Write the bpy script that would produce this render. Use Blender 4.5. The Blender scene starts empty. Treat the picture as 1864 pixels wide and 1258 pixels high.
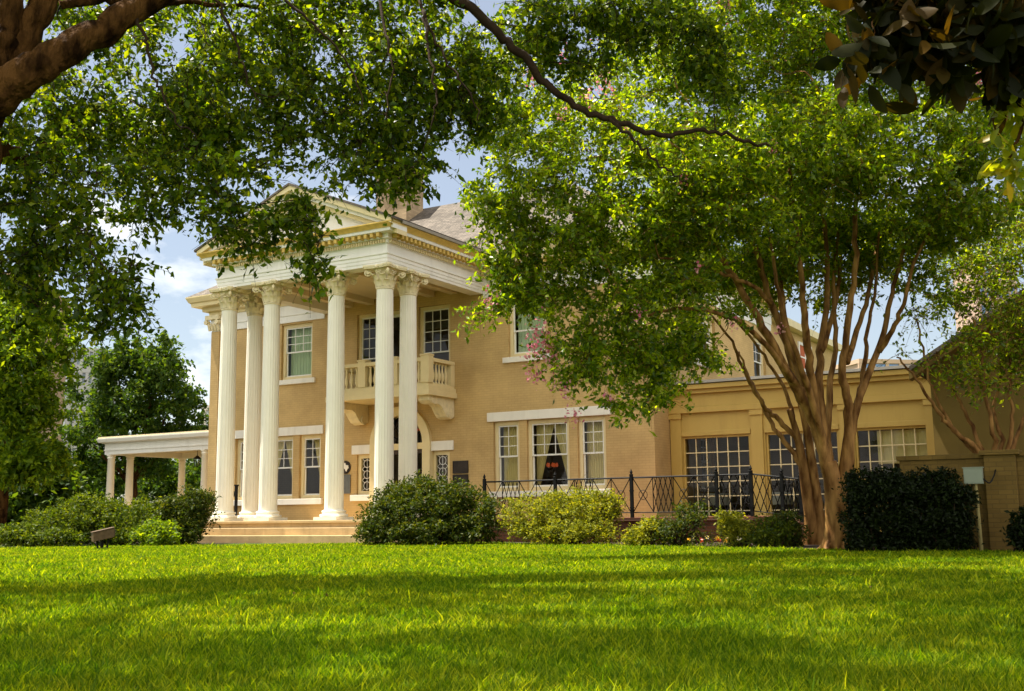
import bpy, math, random
import numpy as np
from mathutils import Matrix, Vector
R = math.radians
PI = math.pi
SC = bpy.context.scene
COL = SC.collection
rng = np.random.default_rng(11)
random.seed(11)

# ------------------------------------------------------------------ camera, sky, sun, exposure
F, YAW, PITCH, ROLL, EYE = 2028.0, R(30.07), R(8.70), R(-0.683), 0.052
_r = np.array([math.cos(YAW), math.sin(YAW), 0.0])
_f0 = np.array([-math.sin(YAW), math.cos(YAW), 0.0])
_f = _f0 * math.cos(PITCH) + np.array([0, 0, math.sin(PITCH)])
_u = -_f0 * math.sin(PITCH) + np.array([0, 0, math.cos(PITCH)])
_c, _s = math.cos(ROLL), math.sin(ROLL)
_R = _c * _r + _s * _u
_U = -_s * _r + _c * _u
cam = bpy.data.objects.new("camera", bpy.data.cameras.new("camera"))
COL.objects.link(cam)
cam.matrix_world = Matrix(((_R[0], _U[0], -_f[0], 0), (_R[1], _U[1], -_f[1], 0), (_R[2], _U[2], -_f[2], EYE), (0, 0, 0, 1)))
cam.data.sensor_width = 36
cam.data.lens = F / 1864 * 36
cam.data.clip_end = 3000
cam.data.clip_start = 0.05
SC.camera = cam

SUN_AZ = math.atan2(-0.97, -0.22)      # direction towards the sun, from +Y towards +X
SUN_EL = R(68)
w = bpy.data.worlds.new("World"); SC.world = w; w.use_nodes = True
nt = w.node_tree; nt.nodes.clear()
def N(t, k, **kw):
    n = t.nodes.new(k)
    for a, b in kw.items(): setattr(n, a, b)
    return n
sky = N(nt, 'ShaderNodeTexSky', sky_type='NISHITA', sun_disc=False, sun_elevation=SUN_EL, sun_rotation=SUN_AZ % (2 * PI),
        altitude=100, air_density=1.0, dust_density=.8, ozone_density=.7)
tc = N(nt, 'ShaderNodeTexCoord')
mp = N(nt, 'ShaderNodeMapping'); mp.inputs['Scale'].default_value = (1.6, 1.6, 3.6)
nz = N(nt, 'ShaderNodeTexNoise'); nz.inputs['Scale'].default_value = 2.2; nz.inputs['Detail'].default_value = 7; nz.inputs['Roughness'].default_value = .55
rp = N(nt, 'ShaderNodeValToRGB'); rp.color_ramp.elements[0].position = .47; rp.color_ramp.elements[1].position = .62; rp.color_ramp.elements[0].color = (.13, .13, .13, 1)
mx = N(nt, 'ShaderNodeMixRGB'); mx.inputs['Color2'].default_value = (15.5, 14.8, 13.4, 1)
bg = N(nt, 'ShaderNodeBackground'); bg.inputs['Strength'].default_value = 0.052
ow = N(nt, 'ShaderNodeOutputWorld')
L = nt.links.new
L(tc.outputs['Generated'], mp.inputs['Vector']); L(mp.outputs['Vector'], nz.inputs['Vector'])
# unseen cloud added in the southern sky, behind the viewer, lifting facade light
dp = N(nt, 'ShaderNodeVectorMath', operation='DOT_PRODUCT'); dp.inputs[1].default_value = (.45, -.85, .0)
ma = N(nt, 'ShaderNodeMath', operation='MULTIPLY_ADD'); ma.inputs[1].default_value = .20; L(tc.outputs['Generated'], dp.inputs[0]); L(dp.outputs['Value'], ma.inputs[0]); L(nz.outputs['Fac'], ma.inputs[2]); 
cl = _f + _R*(250-932)/F + _U*(629-575)/F; cl = cl/np.linalg.norm(cl)
d2 = N(nt, 'ShaderNodeVectorMath', operation='DOT_PRODUCT'); d2.inputs[1].default_value = tuple(cl); L(tc.outputs['Generated'], d2.inputs[0])
mr = N(nt, 'ShaderNodeMapRange'); mr.inputs['From Min'].default_value = .975; mr.inputs['From Max'].default_value = .9995; mr.inputs['To Max'].default_value = .20; L(d2.outputs['Value'], mr.inputs['Value'])
m3 = N(nt, 'ShaderNodeMath', operation='ADD'); L(ma.outputs[0], m3.inputs[0]); L(mr.outputs[0], m3.inputs[1]); L(m3.outputs[0], rp.inputs['Fac'])
L(rp.outputs['Color'], mx.inputs['Fac']); L(sky.outputs['Color'], mx.inputs['Color1']); L(mx.outputs['Color'], bg.inputs['Color']); L(bg.outputs['Background'], ow.inputs['Surface'])

sd = bpy.data.lights.new("sun", 'SUN'); sd.energy = 5.0; sd.angle = R(0.5); sd.color = (1.0, .93, .80)
sun = bpy.data.objects.new("sun", sd); COL.objects.link(sun)
_sv = Vector((math.sin(SUN_AZ) * math.cos(SUN_EL), math.cos(SUN_AZ) * math.cos(SUN_EL), math.sin(SUN_EL)))
sun.rotation_euler = _sv.to_track_quat('Z', 'Y').to_euler()
sun.location = (-20, 20, 40)
SC.view_settings.view_transform = 'Standard'; SC.view_settings.look = 'None'
SC.view_settings.exposure = 1.35; SC.view_settings.gamma = 1.0
SC.render.engine = 'CYCLES'
SC.cycles.max_bounces = 8; SC.cycles.transparent_max_bounces = 16; SC.cycles.use_denoising = True
SC.cycles.caustics_reflective = False; SC.cycles.caustics_refractive = False

# ------------------------------------------------------------------ measuring helpers
LAWN = -0.60
def ray(px, py):
    x, y = (px - 932) / F, -(py - 629) / F
    return _R * x + _U * y + _f
def at_d(px, py, d):
    return np.array([0, 0, EYE]) + ray(px, py) * d
def at_y(px, py, Y):
    v = ray(px, py); return np.array([0, 0, EYE]) + v * (Y / v[1])
def ground(px, py):
    v = ray(px, py); return np.array([0, 0, EYE]) + v * ((LAWN - EYE) / v[2])
def gd(px, d):
    """ground point at depth d below picture column px"""
    v = at_d(px, 940, d); v[2] = LAWN; return v

# ------------------------------------------------------------------ mesh helpers
class MB:
    def __init__(s): s.v = []; s.f = []
    def add(s, vs, fs):
        b = len(s.v); s.v.extend([tuple(map(float, q)) for q in vs]); s.f.extend([tuple(i + b for i in q) for q in fs]); return s
    def box(s, x0, y0, z0, x1, y1, z1):
        return s.add([(x0,y0,z0),(x1,y0,z0),(x1,y1,z0),(x0,y1,z0),(x0,y0,z1),(x1,y0,z1),(x1,y1,z1),(x0,y1,z1)],
                     [(0,3,2,1),(4,5,6,7),(0,1,5,4),(1,2,6,5),(2,3,7,6),(3,0,4,7)])
    def tbox(s, T, u0, d0, z0, u1, d1, z1):
        P = [(u0,d0,z0),(u1,d0,z0),(u1,d1,z0),(u0,d1,z0),(u0,d0,z1),(u1,d0,z1),(u1,d1,z1),(u0,d1,z1)]
        return s.add([T(*p) for p in P], [(0,3,2,1),(4,5,6,7),(0,1,5,4),(1,2,6,5),(2,3,7,6),(3,0,4,7)])
    def lathe(s, prof, cx=0, cy=0, n=24, a0=0, cap=True):
        vs = []; fs = []
        for r, z in prof:
            for k in range(n):
                a = a0 + 2 * PI * k / n; vs.append((cx + r * math.cos(a), cy + r * math.sin(a), z))
        for i in range(len(prof) - 1):
            for k in range(n):
                k2 = (k + 1) % n; fs.append((i*n+k, i*n+k2, (i+1)*n+k2, (i+1)*n+k))
        if cap:
            fs.append(tuple(range(n - 1, -1, -1))); fs.append(tuple((len(prof)-1)*n + k for k in range(n)))
        return s.add(vs, fs)
    def tube(s, pts, rad, n=8, cap=True, wob=0.0):
        pts = [np.array(p, float) for p in pts]; m = len(pts)
        if not hasattr(rad, '__len__'): rad = [rad] * m
        vs = []; fs = []; nrm = None
        for i in range(m):
            t = pts[min(i+1, m-1)] - pts[max(i-1, 0)]; t /= (np.linalg.norm(t) + 1e-9)
            if nrm is None:
                a = np.array([0, 0, 1.0]) if abs(t[2]) < .9 else np.array([1.0, 0, 0]); nrm = np.cross(t, a)
            nrm = nrm - t * nrm.dot(t); nrm /= (np.linalg.norm(nrm) + 1e-9); b = np.cross(t, nrm)
            for k in range(n):
                a = 2 * PI * k / n; r = rad[i] * (1 + wob * (random.random() - .5))
                vs.append(pts[i] + r * (math.cos(a) * nrm + math.sin(a) * b))
        for i in range(m - 1):
            for k in range(n):
                k2 = (k + 1) % n; fs.append((i*n+k, i*n+k2, (i+1)*n+k2, (i+1)*n+k))
        if cap: fs.append(tuple(range(n-1, -1, -1))); fs.append(tuple((m-1)*n + k for k in range(n)))
        return s.add(vs, fs)
    def prism(s, poly, T0, T1):
        """poly: 2D outline; T0/T1 map a 2D point to the two end caps"""
        n = len(poly); vs = [T0(*p) for p in poly] + [T1(*p) for p in poly]
        return s.add(vs, [tuple(range(n-1, -1, -1)), tuple(range(n, 2*n))] + [(k, (k+1) % n, n + (k+1) % n, n + k) for k in range(n)])
    def sweep(s, path, prof, closed=False):
        """path: xy polyline; prof: closed outline of (out, z); out is to the right of travel"""
        m = len(path); P = [np.array(p, float) for p in path]; vs = []; fs = []; n = len(prof)
        def nr(a, b):
            d = (b - a) / np.linalg.norm(b - a); return np.array([d[1], -d[0]])
        for i in range(m):
            if i == 0 and not closed: o = nr(P[0], P[1])
            elif i == m - 1 and not closed: o = nr(P[-2], P[-1])
            else:
                a, b = nr(P[i-1], P[i]), nr(P[i], P[(i+1) % m]); o = (a + b) / (1 + a.dot(b))
            for q, z in prof: vs.append((P[i][0] + o[0]*q, P[i][1] + o[1]*q, z))
        for i in range(m if closed else m - 1):
            j = (i + 1) % m
            for k in range(n):
                k2 = (k + 1) % n; fs.append((i*n+k, j*n+k, j*n+k2, i*n+k2))
        if not closed: fs.append(tuple(range(n))); fs.append(tuple((m-1)*n + k for k in range(n-1, -1, -1)))
        return s.add(vs, fs)

WL = {}
def np_mesh(name, V, Fc):
    me = bpy.data.meshes.new(name)
    V = np.asarray(V, np.float32); Fc = np.asarray(Fc, np.int32); k = Fc.shape[1]
    me.vertices.add(len(V)); me.vertices.foreach_set('co', V.ravel())
    me.loops.add(Fc.size); me.loops.foreach_set('vertex_index', Fc.ravel())
    me.polygons.add(len(Fc)); me.polygons.foreach_set('loop_start', np.arange(0, Fc.size, k, dtype=np.int32))
    me.update(calc_edges=True); return me
def obj(name, mb, mat, parent=None, smooth=False, bevel=0.0):
    off = np.array(WL.get(parent.name, (0, 0, 0))) if parent else np.zeros(3)
    if isinstance(mb, MB):
        me = bpy.data.meshes.new(name)
        me.from_pydata([tuple(np.array(v) - off) for v in mb.v], [], mb.f); me.update()
    else:
        me = np_mesh(name, np.asarray(mb[0]) - off, mb[1])
    if mat: me.materials.append(mat)
    if smooth: me.polygons.foreach_set('use_smooth', [True] * len(me.polygons))
    o = bpy.data.objects.new(name, me); COL.objects.link(o)
    if parent: o.parent = parent; WL[o.name] = tuple(off)
    if bevel:
        b = o.modifiers.new('bevel', 'BEVEL'); b.width = bevel; b.segments = 2; b.limit_method = 'ANGLE'
    return o
def tag(o, label, cat, group=None, kind=None):
    if label: o['label'] = label
    if cat: o['category'] = cat
    if group: o['group'] = group
    if kind: o['kind'] = kind
    return o
def thing(name, label, cat, loc=(0, 0, 0), group=None):
    o = bpy.data.objects.new(name, None); COL.objects.link(o); o.location = tuple(map(float, loc)); o.empty_display_size = .2
    WL[o.name] = tuple(map(float, loc)); return tag(o, label, cat, group)
def struct(name, mb, mat, smooth=False):
    o = obj(name, mb, mat, None, smooth); o['kind'] = 'structure'; return o
def copy_part(o, parent, loc):
    c = o.copy(); COL.objects.link(c); c.parent = parent; c.location = loc
    for ch in list(o.children):
        d = ch.copy(); COL.objects.link(d); d.parent = c
    return c

# ------------------------------------------------------------------ materials
def mat(name, col, rough=.7, var=.12, scale=3.0, bump=0.0, bscale=30.0, spec=.3, metal=0.0, col2=None, stretch=(1,1,1), stain=0.0, tight=(.3, .7), bdist=.02):
    m = bpy.data.materials.new(name); m.use_nodes = True; t = m.node_tree; p = t.nodes['Principled BSDF']
    p.inputs['Roughness'].default_value = rough; p.inputs['Specular IOR Level'].default_value = spec; p.inputs['Metallic'].default_value = metal
    c = N(t, 'ShaderNodeTexCoord'); mpn = N(t, 'ShaderNodeMapping'); mpn.inputs['Scale'].default_value = stretch
    n1 = N(t, 'ShaderNodeTexNoise'); n1.inputs['Scale'].default_value = scale; n1.inputs['Detail'].default_value = 6
    ramp = N(t, 'ShaderNodeValToRGB'); a = np.array(col)
    lo = a * (1 - var); hi = a * (1 + var) if col2 is None else np.array(col2)
    ramp.color_ramp.elements[0].position = tight[0]; ramp.color_ramp.elements[1].position = tight[1]
    ramp.color_ramp.elements[0].color = (*lo, 1); ramp.color_ramp.elements[1].color = (*np.clip(hi, 0, 1), 1)
    l = t.links.new
    l(c.outputs['Object'], mpn.inputs['Vector']); l(mpn.outputs['Vector'], n1.inputs['Vector']); l(n1.outputs['Fac'], ramp.inputs['Fac'])
    out = ramp.outputs['Color']
    if stain:
        ms = N(t, 'ShaderNodeMapping'); ms.inputs['Scale'].default_value = (2.2, 2.2, .35)
        n3 = N(t, 'ShaderNodeTexNoise'); n3.inputs['Scale'].default_value = 1.6; n3.inputs['Detail'].default_value = 8; n3.inputs['Roughness'].default_value = .65
        r3 = N(t, 'ShaderNodeValToRGB'); r3.color_ramp.elements[0].position = .52; r3.color_ramp.elements[1].position = .75
        r3.color_ramp.elements[0].color = (0, 0, 0, 1); r3.color_ramp.elements[1].color = (stain, stain, stain, 1)
        mm = N(t, 'ShaderNodeMixRGB', blend_type='MIX'); mm.inputs['Color2'].default_value = (*(a * np.array([.45, .42, .38])), 1)
        l(c.outputs['Object'], ms.inputs['Vector']); l(ms.outputs['Vector'], n3.inputs['Vector']); l(n3.outputs['Fac'], r3.inputs['Fac'])
        l(r3.outputs['Color'], mm.inputs['Fac']); l(out, mm.inputs['Color1']); out = mm.outputs['Color']
    l(out, p.inputs['Base Color'])
    if bump:
        n2 = N(t, 'ShaderNodeTexNoise'); n2.inputs['Scale'].default_value = bscale; n2.inputs['Detail'].default_value = 5
        b = N(t, 'ShaderNodeBump'); b.inputs['Strength'].default_value = bump; b.inputs['Distance'].default_value = bdist
        l(mpn.outputs['Vector'], n2.inputs['Vector']); l(n2.outputs['Fac'], b.inputs['Height']); l(b.outputs['Normal'], p.inputs['Normal'])
    m['_out'] = 1
    return m
def brick_mat(name, col, mortar, var=.1, axis='x', bw=.22, bh=.075, bump=.35, stain=.25):
    m = bpy.data.materials.new(name); m.use_nodes = True; t = m.node_tree; p = t.nodes['Principled BSDF']; l = t.links.new
    p.inputs['Roughness'].default_value = .8; p.inputs['Specular IOR Level'].default_value = .25
    c = N(t, 'ShaderNodeTexCoord'); sx = N(t, 'ShaderNodeSeparateXYZ'); cx = N(t, 'ShaderNodeCombineXYZ')
    l(c.outputs['Object'], sx.inputs[0]); ad = N(t, 'ShaderNodeMath', operation='ADD'); l(sx.outputs['X'], ad.inputs[0]); l(sx.outputs['Y'], ad.inputs[1])
    l(ad.outputs[0], cx.inputs['X']); l(sx.outputs['Z'], cx.inputs['Y'])
    b = N(t, 'ShaderNodeTexBrick'); b.inputs['Scale'].default_value = 1; b.inputs['Brick Width'].default_value = bw; b.inputs['Row Height'].default_value = bh
    b.inputs['Mortar Size'].default_value = .008; b.inputs['Mortar Smooth'].default_value = .3
    a = np.array(col); b.inputs['Color1'].default_value = (*(a * (1 - var)), 1); b.inputs['Color2'].default_value = (*np.clip(a * (1 + var), 0, 1), 1); b.inputs['Mortar'].default_value = (*mortar, 1)
    l(cx.outputs[0], b.inputs['Vector'])
    n = N(t, 'ShaderNodeTexNoise'); n.inputs['Scale'].default_value = .7; n.inputs['Detail'].default_value = 8; n.inputs['Roughness'].default_value = .6
    l(c.outputs['Object'], n.inputs['Vector'])
    rr = N(t, 'ShaderNodeValToRGB'); rr.color_ramp.elements[0].position = .35; rr.color_ramp.elements[1].position = .7
    v = 1 - stain; rr.color_ramp.elements[0].color = (v, v * .98, v * .95, 1); rr.color_ramp.elements[1].color = (1.05, 1.05, 1.05, 1)
    mu = N(t, 'ShaderNodeMixRGB', blend_type='MULTIPLY'); mu.inputs['Fac'].default_value = 1
    l(n.outputs['Fac'], rr.inputs['Fac']); l(b.outputs['Color'], mu.inputs['Color1']); l(rr.outputs['Color'], mu.inputs['Color2']); l(mu.outputs['Color'], p.inputs['Base Color'])
    bu = N(t, 'ShaderNodeBump'); bu.inputs['Strength'].default_value = bump; bu.inputs['Distance'].default_value = .01; bu.invert = True
    l(b.outputs['Fac'], bu.inputs['Height']); l(bu.outputs['Normal'], p.inputs['Normal'])
    return m
def leaf_mat(name, c1, c2, c3, trans=.4, rough=.42, spec=.5, tcol=None):
    m = bpy.data.materials.new(name); m.use_nodes = True; t = m.node_tree; p = t.nodes['Principled BSDF']; l = t.links.new
    g = N(t, 'ShaderNodeNewGeometry'); rp_ = N(t, 'ShaderNodeValToRGB')
    e = rp_.color_ramp.elements; e[0].position = .1; e[0].color = (*c1, 1); e[1].position = .95; e[1].color = (*c3, 1)
    k = e.new(.55); k.color = (*c2, 1)
    l(g.outputs['Random Per Island'], rp_.inputs['Fac']); l(rp_.outputs['Color'], p.inputs['Base Color'])
    p.inputs['Roughness'].default_value = rough; p.inputs['Specular IOR Level'].default_value = spec
    tr = N(t, 'ShaderNodeBsdfTranslucent'); hs = N(t, 'ShaderNodeMixRGB', blend_type='MULTIPLY'); hs.inputs['Fac'].default_value = 1
    hs.inputs['Color2'].default_value = (*(tcol or (2.6, 2.25, .45)), 1); l(rp_.outputs['Color'], hs.inputs['Color1']); l(hs.outputs['Color'], tr.inputs['Color'])
    mix = N(t, 'ShaderNodeMixShader'); mix.inputs['Fac'].default_value = trans
    l(p.outputs[0], mix.inputs[1]); l(tr.outputs[0], mix.inputs[2]); l(mix.outputs[0], t.nodes['Material Output'].inputs['Surface'])
    return m
def glow_mat(name, col, st):
    m = bpy.data.materials.new(name); m.use_nodes = True; p = m.node_tree.nodes['Principled BSDF']
    p.inputs['Base Color'].default_value = (*col, 1); p.inputs['Emission Color'].default_value = (*col, 1); p.inputs['Emission Strength'].default_value = st
    return m
def glass_mat(name, tint=(.9, .93, .9), refl=.16):
    m = bpy.data.materials.new(name); m.use_nodes = True; t = m.node_tree; t.nodes.remove(t.nodes['Principled BSDF']); l = t.links.new
    tr = N(t, 'ShaderNodeBsdfTransparent'); tr.inputs['Color'].default_value = (*tint, 1)
    gl = N(t, 'ShaderNodeBsdfGlossy'); gl.inputs['Roughness'].default_value = .03
    n = N(t, 'ShaderNodeTexNoise'); n.inputs['Scale'].default_value = 1.6; b = N(t, 'ShaderNodeBump'); b.inputs['Strength'].default_value = .12; b.inputs['Distance'].default_value = .05
    c = N(t, 'ShaderNodeTexCoord'); l(c.outputs['Object'], n.inputs['Vector']); l(n.outputs['Fac'], b.inputs['Height']); l(b.outputs['Normal'], gl.inputs['Normal'])
    fr = N(t, 'ShaderNodeFresnel'); fr.inputs['IOR'].default_value = 1.5
    ad = N(t, 'ShaderNodeMath', operation='MULTIPLY_ADD'); ad.inputs[1].default_value = .5; ad.inputs[2].default_value = refl - .03
    l(fr.outputs[0], ad.inputs[0])
    mix = N(t, 'ShaderNodeMixShader'); l(ad.outputs[0], mix.inputs['Fac']); l(tr.outputs[0], mix.inputs[1]); l(gl.outputs[0], mix.inputs[2])
    l(mix.outputs[0], t.nodes['Material Output'].inputs['Surface']); return m

M = {}
M['wall'] = brick_mat('painted_brick', (.60, .42, .185), (.53, .36, .155), .035, bump=.16, stain=.26)
M['wing'] = mat('wing_paint', (.52, .36, .095), .55, .05, 1.2, .05, 40, stain=.2)
M['white'] = mat('white_paint', (.80, .785, .74), .5, .04, 2.0, .06, 60, stain=.22)
M['trim'] = mat('cream_trim', (.74, .62, .35), .5, .05, 3.0, .05, 50, stain=.1)
M['orn'] = mat('ornament_paint', (.62, .43, .11), .6, .12, 6.0, .15, 50, stain=.35)
M['col'] = mat('column_paint', (.84, .80, .69), .45, .05, 1.2, .05, 60, stain=.24)
M['cap'] = mat('capital_paint', (.76, .67, .44), .6, .10, 8, .25, 40, stain=.45)
M['stone'] = mat('step_stone', (.46, .33, .17), .8, .16, 2.5, .2, 30, stain=.55)
M['sill'] = mat('sill_stone', (.80, .77, .70), .6, .05, 2.0, .1, 40, stain=.25)
M['soffit'] = mat('soffit_paint', (.66, .56, .36), .55, .05, 2, stain=.1)
M['shingle'] = brick_mat('shingles', (.145, .122, .10), (.075, .06, .047), .30, bw=.19, bh=.075, bump=.7, stain=.4)
M['chim'] = brick_mat('chimney_brick', (.45, .33, .20), (.40, .30, .2), .15, bump=.5, stain=.35)
M['gutter'] = mat('gutter_metal', (.34, .32, .29), .5, .1, 3, metal=.3)
M['glass'] = glass_mat('glass', refl=.035)
M['glassw'] = glass_mat('wing_glass', refl=.03)
M['curtain'] = mat('cream_curtain', (.70, .58, .26), .85, .08, 6, stretch=(6, 6, .5))
M['sheer'] = mat('sheer_curtain', (.52, .64, .40), .85, .08, 6, stretch=(6, 6, .5))
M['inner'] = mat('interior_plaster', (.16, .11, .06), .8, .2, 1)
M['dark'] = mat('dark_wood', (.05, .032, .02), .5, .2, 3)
M['iron'] = mat('black_iron', (.008, .008, .008), .55, .2, 10, spec=.15)
M['bronze'] = mat('dark_bronze', (.035, .026, .022), .45, .25, 6, metal=.4)
M['alu'] = mat('grey_marker', (.16, .165, .16), .45, .12, 8, metal=.5)
M['redbrick'] = brick_mat('red_brick', (.16, .058, .03), (.12, .08, .06), .25, bump=.6)
M['ybrick'] = brick_mat('garden_brick', (.18, .115, .027), (.145, .095, .026), .12, bump=.5, stain=.3)  # brick darkened to carry the shade on the garden wall
M['annex'] = mat('annex_stucco', (.165, .108, .024), .8, .12, 1.5, .15, 40, stain=.3)  # deep shade on the annex put into its base colour
M['bark'] = mat('oak_bark', (.045, .019, .006), .9, .6, 7, 1.0, 13, col2=(.12, .056, .018), stretch=(1, 1, .4), spec=.06, tight=(.38, .62), bdist=.12)
M['crepe'] = mat('crepe_bark', (.135, .052, .011), .65, .3, 4.0, .35, 9, col2=(.37, .195, .062), stretch=(2.0, 2.0, .5), spec=.15, tight=(.36, .66), bdist=.025)
M['twig'] = mat('dark_twig', (.035, .022, .014), .85, .3, 8, .5, spec=.1)
M['mulch'] = mat('mulch', (.035, .022, .013), .95, .5, 14, 1.0, 40)
M['soil'] = mat('lawn_soil', (.050, .072, .008), .95, .45, 7, .6, 60)
M['far'] = mat('far_ground', (.06, .075, .02), .95, .4, .4)
M['bronzebox'] = mat('fixture_paint', (.10, .06, .03), .55, .25, 9, .1)
M['elec'] = mat('box_paint', (.24, .28, .22), .5, .06, 6, stain=.15)
M['post'] = mat('post_metal', (.36, .30, .12), .55, .15, 6)
M['linen'] = mat('linen', (.6, .6, .55), .8, .05, 4)
LEAF = {}
LEAF['oak'] = leaf_mat('oak_leaf', (.026, .060, .003), (.085, .150, .005), (.20, .25, .009), .55, .38, .30)
LEAF['crepe'] = leaf_mat('crepe_leaf', (.044, .094, .004), (.136, .225, .007), (.30, .375, .012), .54, .34, .42)
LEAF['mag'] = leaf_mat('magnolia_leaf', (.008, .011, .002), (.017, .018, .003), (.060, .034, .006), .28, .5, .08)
LEAF['magy'] = leaf_mat('sunlit_yellow_leaf', (.14, .20, .01), (.24, .27, .012), (.34, .26, .014), .5, .35, .3)  # yellow leaf colour brightened to carry the sunlight on it
LEAF['azalea'] = leaf_mat('azalea_leaf', (.018, .036, .004), (.040, .066, .006), (.095, .105, .014), .3, .5, .15)
LEAF['lite'] = leaf_mat('light_shrub_leaf', (.085, .11, .008), (.165, .19, .015), (.31, .31, .033), .35, .5, .15)
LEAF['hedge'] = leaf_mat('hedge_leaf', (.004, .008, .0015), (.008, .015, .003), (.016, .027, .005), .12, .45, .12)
LEAF['far1'] = leaf_mat('round_tree_leaf', (.019, .047, .007), (.039, .083, .010), (.080, .125, .013), .42, .5, .15)
LEAF['far2'] = leaf_mat('left_tree_leaf', (.045, .090, .006), (.095, .165, .007), (.19, .25, .010), .50, .5, .15)
LEAF['lhedge'] = leaf_mat('left_hedge_leaf', (.030, .058, .005), (.058, .092, .007), (.115, .145, .010), .38, .5, .15)
LEAF['grass'] = leaf_mat('grass_blade', (.059, .121, .003), (.135, .212, .005), (.33, .367, .011), .48, .6, .08, (1.95, 1.9, .35))
LEAF['pink'] = leaf_mat('pink_petal', (.62, .16, .26), (.78, .32, .40), (.86, .50, .52), .35, .6, .1, (1.1, .95, .95))

# patchy turf: straw coloured and deep green areas of the lawn itself
_t = LEAF['grass'].node_tree; _rp = next(n for n in _t.nodes if n.type == 'VALTORGB')
_c = N(_t, 'ShaderNodeTexCoord'); _n = N(_t, 'ShaderNodeTexNoise'); _n.inputs['Scale'].default_value = .9; _n.inputs['Detail'].default_value = 7; _n.inputs['Roughness'].default_value = .65
_r2 = N(_t, 'ShaderNodeValToRGB'); _r2.color_ramp.elements[0].position = .36; _r2.color_ramp.elements[0].color = (.72, .86, .75, 1); _r2.color_ramp.elements[1].position = .70; _r2.color_ramp.elements[1].color = (1.28, 1.08, 1.3, 1)
_mm = N(_t, 'ShaderNodeMixRGB', blend_type='MULTIPLY'); _mm.inputs['Fac'].default_value = 1
_dst = [l.to_socket for l in _rp.outputs['Color'].links]
_t.links.new(_c.outputs['Object'], _n.inputs['Vector']); _t.links.new(_n.outputs['Fac'], _r2.inputs['Fac']); _t.links.new(_rp.outputs['Color'], _mm.inputs['Color1']); _t.links.new(_r2.outputs['Color'], _mm.inputs['Color2'])
for s_ in _dst: _t.links.new(_mm.outputs['Color'], s_)

# ------------------------------------------------------------------ foliage helpers
def unit(a): return a / (np.linalg.norm(a, axis=-1, keepdims=True) + 1e-9)
def leaves(P, size, asp=.5, up=1.0, droop=.15, jit=.5):
    n = len(P)
    nv = unit(rng.normal(size=(n, 3)) + np.array([0, 0, up])); d = unit(np.cross(nv, rng.normal(size=(n, 3)))); s = np.cross(nv, d)
    Ln = size * (1 + jit * (rng.random((n, 1)) * 2 - 1)); W = Ln * asp * .5
    d = d - np.array([0, 0, droop])
    v0 = P; v1 = P + d*Ln*.45 + s*W + nv*Ln*.06; v2 = P + d*Ln - nv*Ln*.06; v3 = P + d*Ln*.45 - s*W + nv*Ln*.06
    V = np.stack([v0, v1, v2, v3], 1).reshape(-1, 3); b = (np.arange(n) * 4)[:, None]
    Fc = np.concatenate([b + np.array([0, 1, 2]), b + np.array([0, 2, 3])], 1).reshape(-1, 3)
    return V, Fc
def broad_leaves(P, size, asp=.5, up=.4, droop=.5, jit=.3):
    """large leaves: rounded outline, folded along the midrib and curling at the tip"""
    n = len(P)
    nv = unit(rng.normal(size=(n, 3)) + np.array([0, 0, up])); d = unit(np.cross(nv, rng.normal(size=(n, 3)))); s = np.cross(nv, d)
    d = unit(d - np.array([0, 0, droop])); nv = unit(nv - d*np.sum(nv*d, 1, keepdims=True)); s = np.cross(nv, d)
    Ln = size*(1 + jit*(rng.random((n, 1))*2 - 1)); W = Ln*asp*.5; cu = rng.random((n, 1))*.5
    st = [(0, .0), (.2, .62), (.45, 1.0), (.72, .85), (.9, .45), (1.0, .0)]; vs = []
    for t, w_ in st:
        c = P + d*Ln*t - nv*Ln*cu*t*t*.5
        if w_ == 0: vs.append(c)
        else: vs += [c + s*W*w_ + nv*W*w_*.28, c, c - s*W*w_ + nv*W*w_*.28]
    V = np.stack(vs, 1).reshape(-1, 3); k = len(vs); b = (np.arange(n)*k)[:, None]; T = [(0, 1, 2), (0, 2, 3)]
    for i in range(3):
        q = 1 + 3*i; T += [(q, q+3, q+4), (q, q+4, q+1), (q+1, q+4, q+5), (q+1, q+5, q+2)]
    T += [(10, 13, 11), (11, 13, 12)]
    return V, np.concatenate([b + np.array(t) for t in T], 1).reshape(-1, 3)
def lobe_px(px, py, rx, ry, d, rz=None):
    k = d / F; return (at_d(px, py, d), (rx*k, (rz if rz else (rx+ry)/2*k*1.1), ry*k))
SHOOTS = [None]
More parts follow.
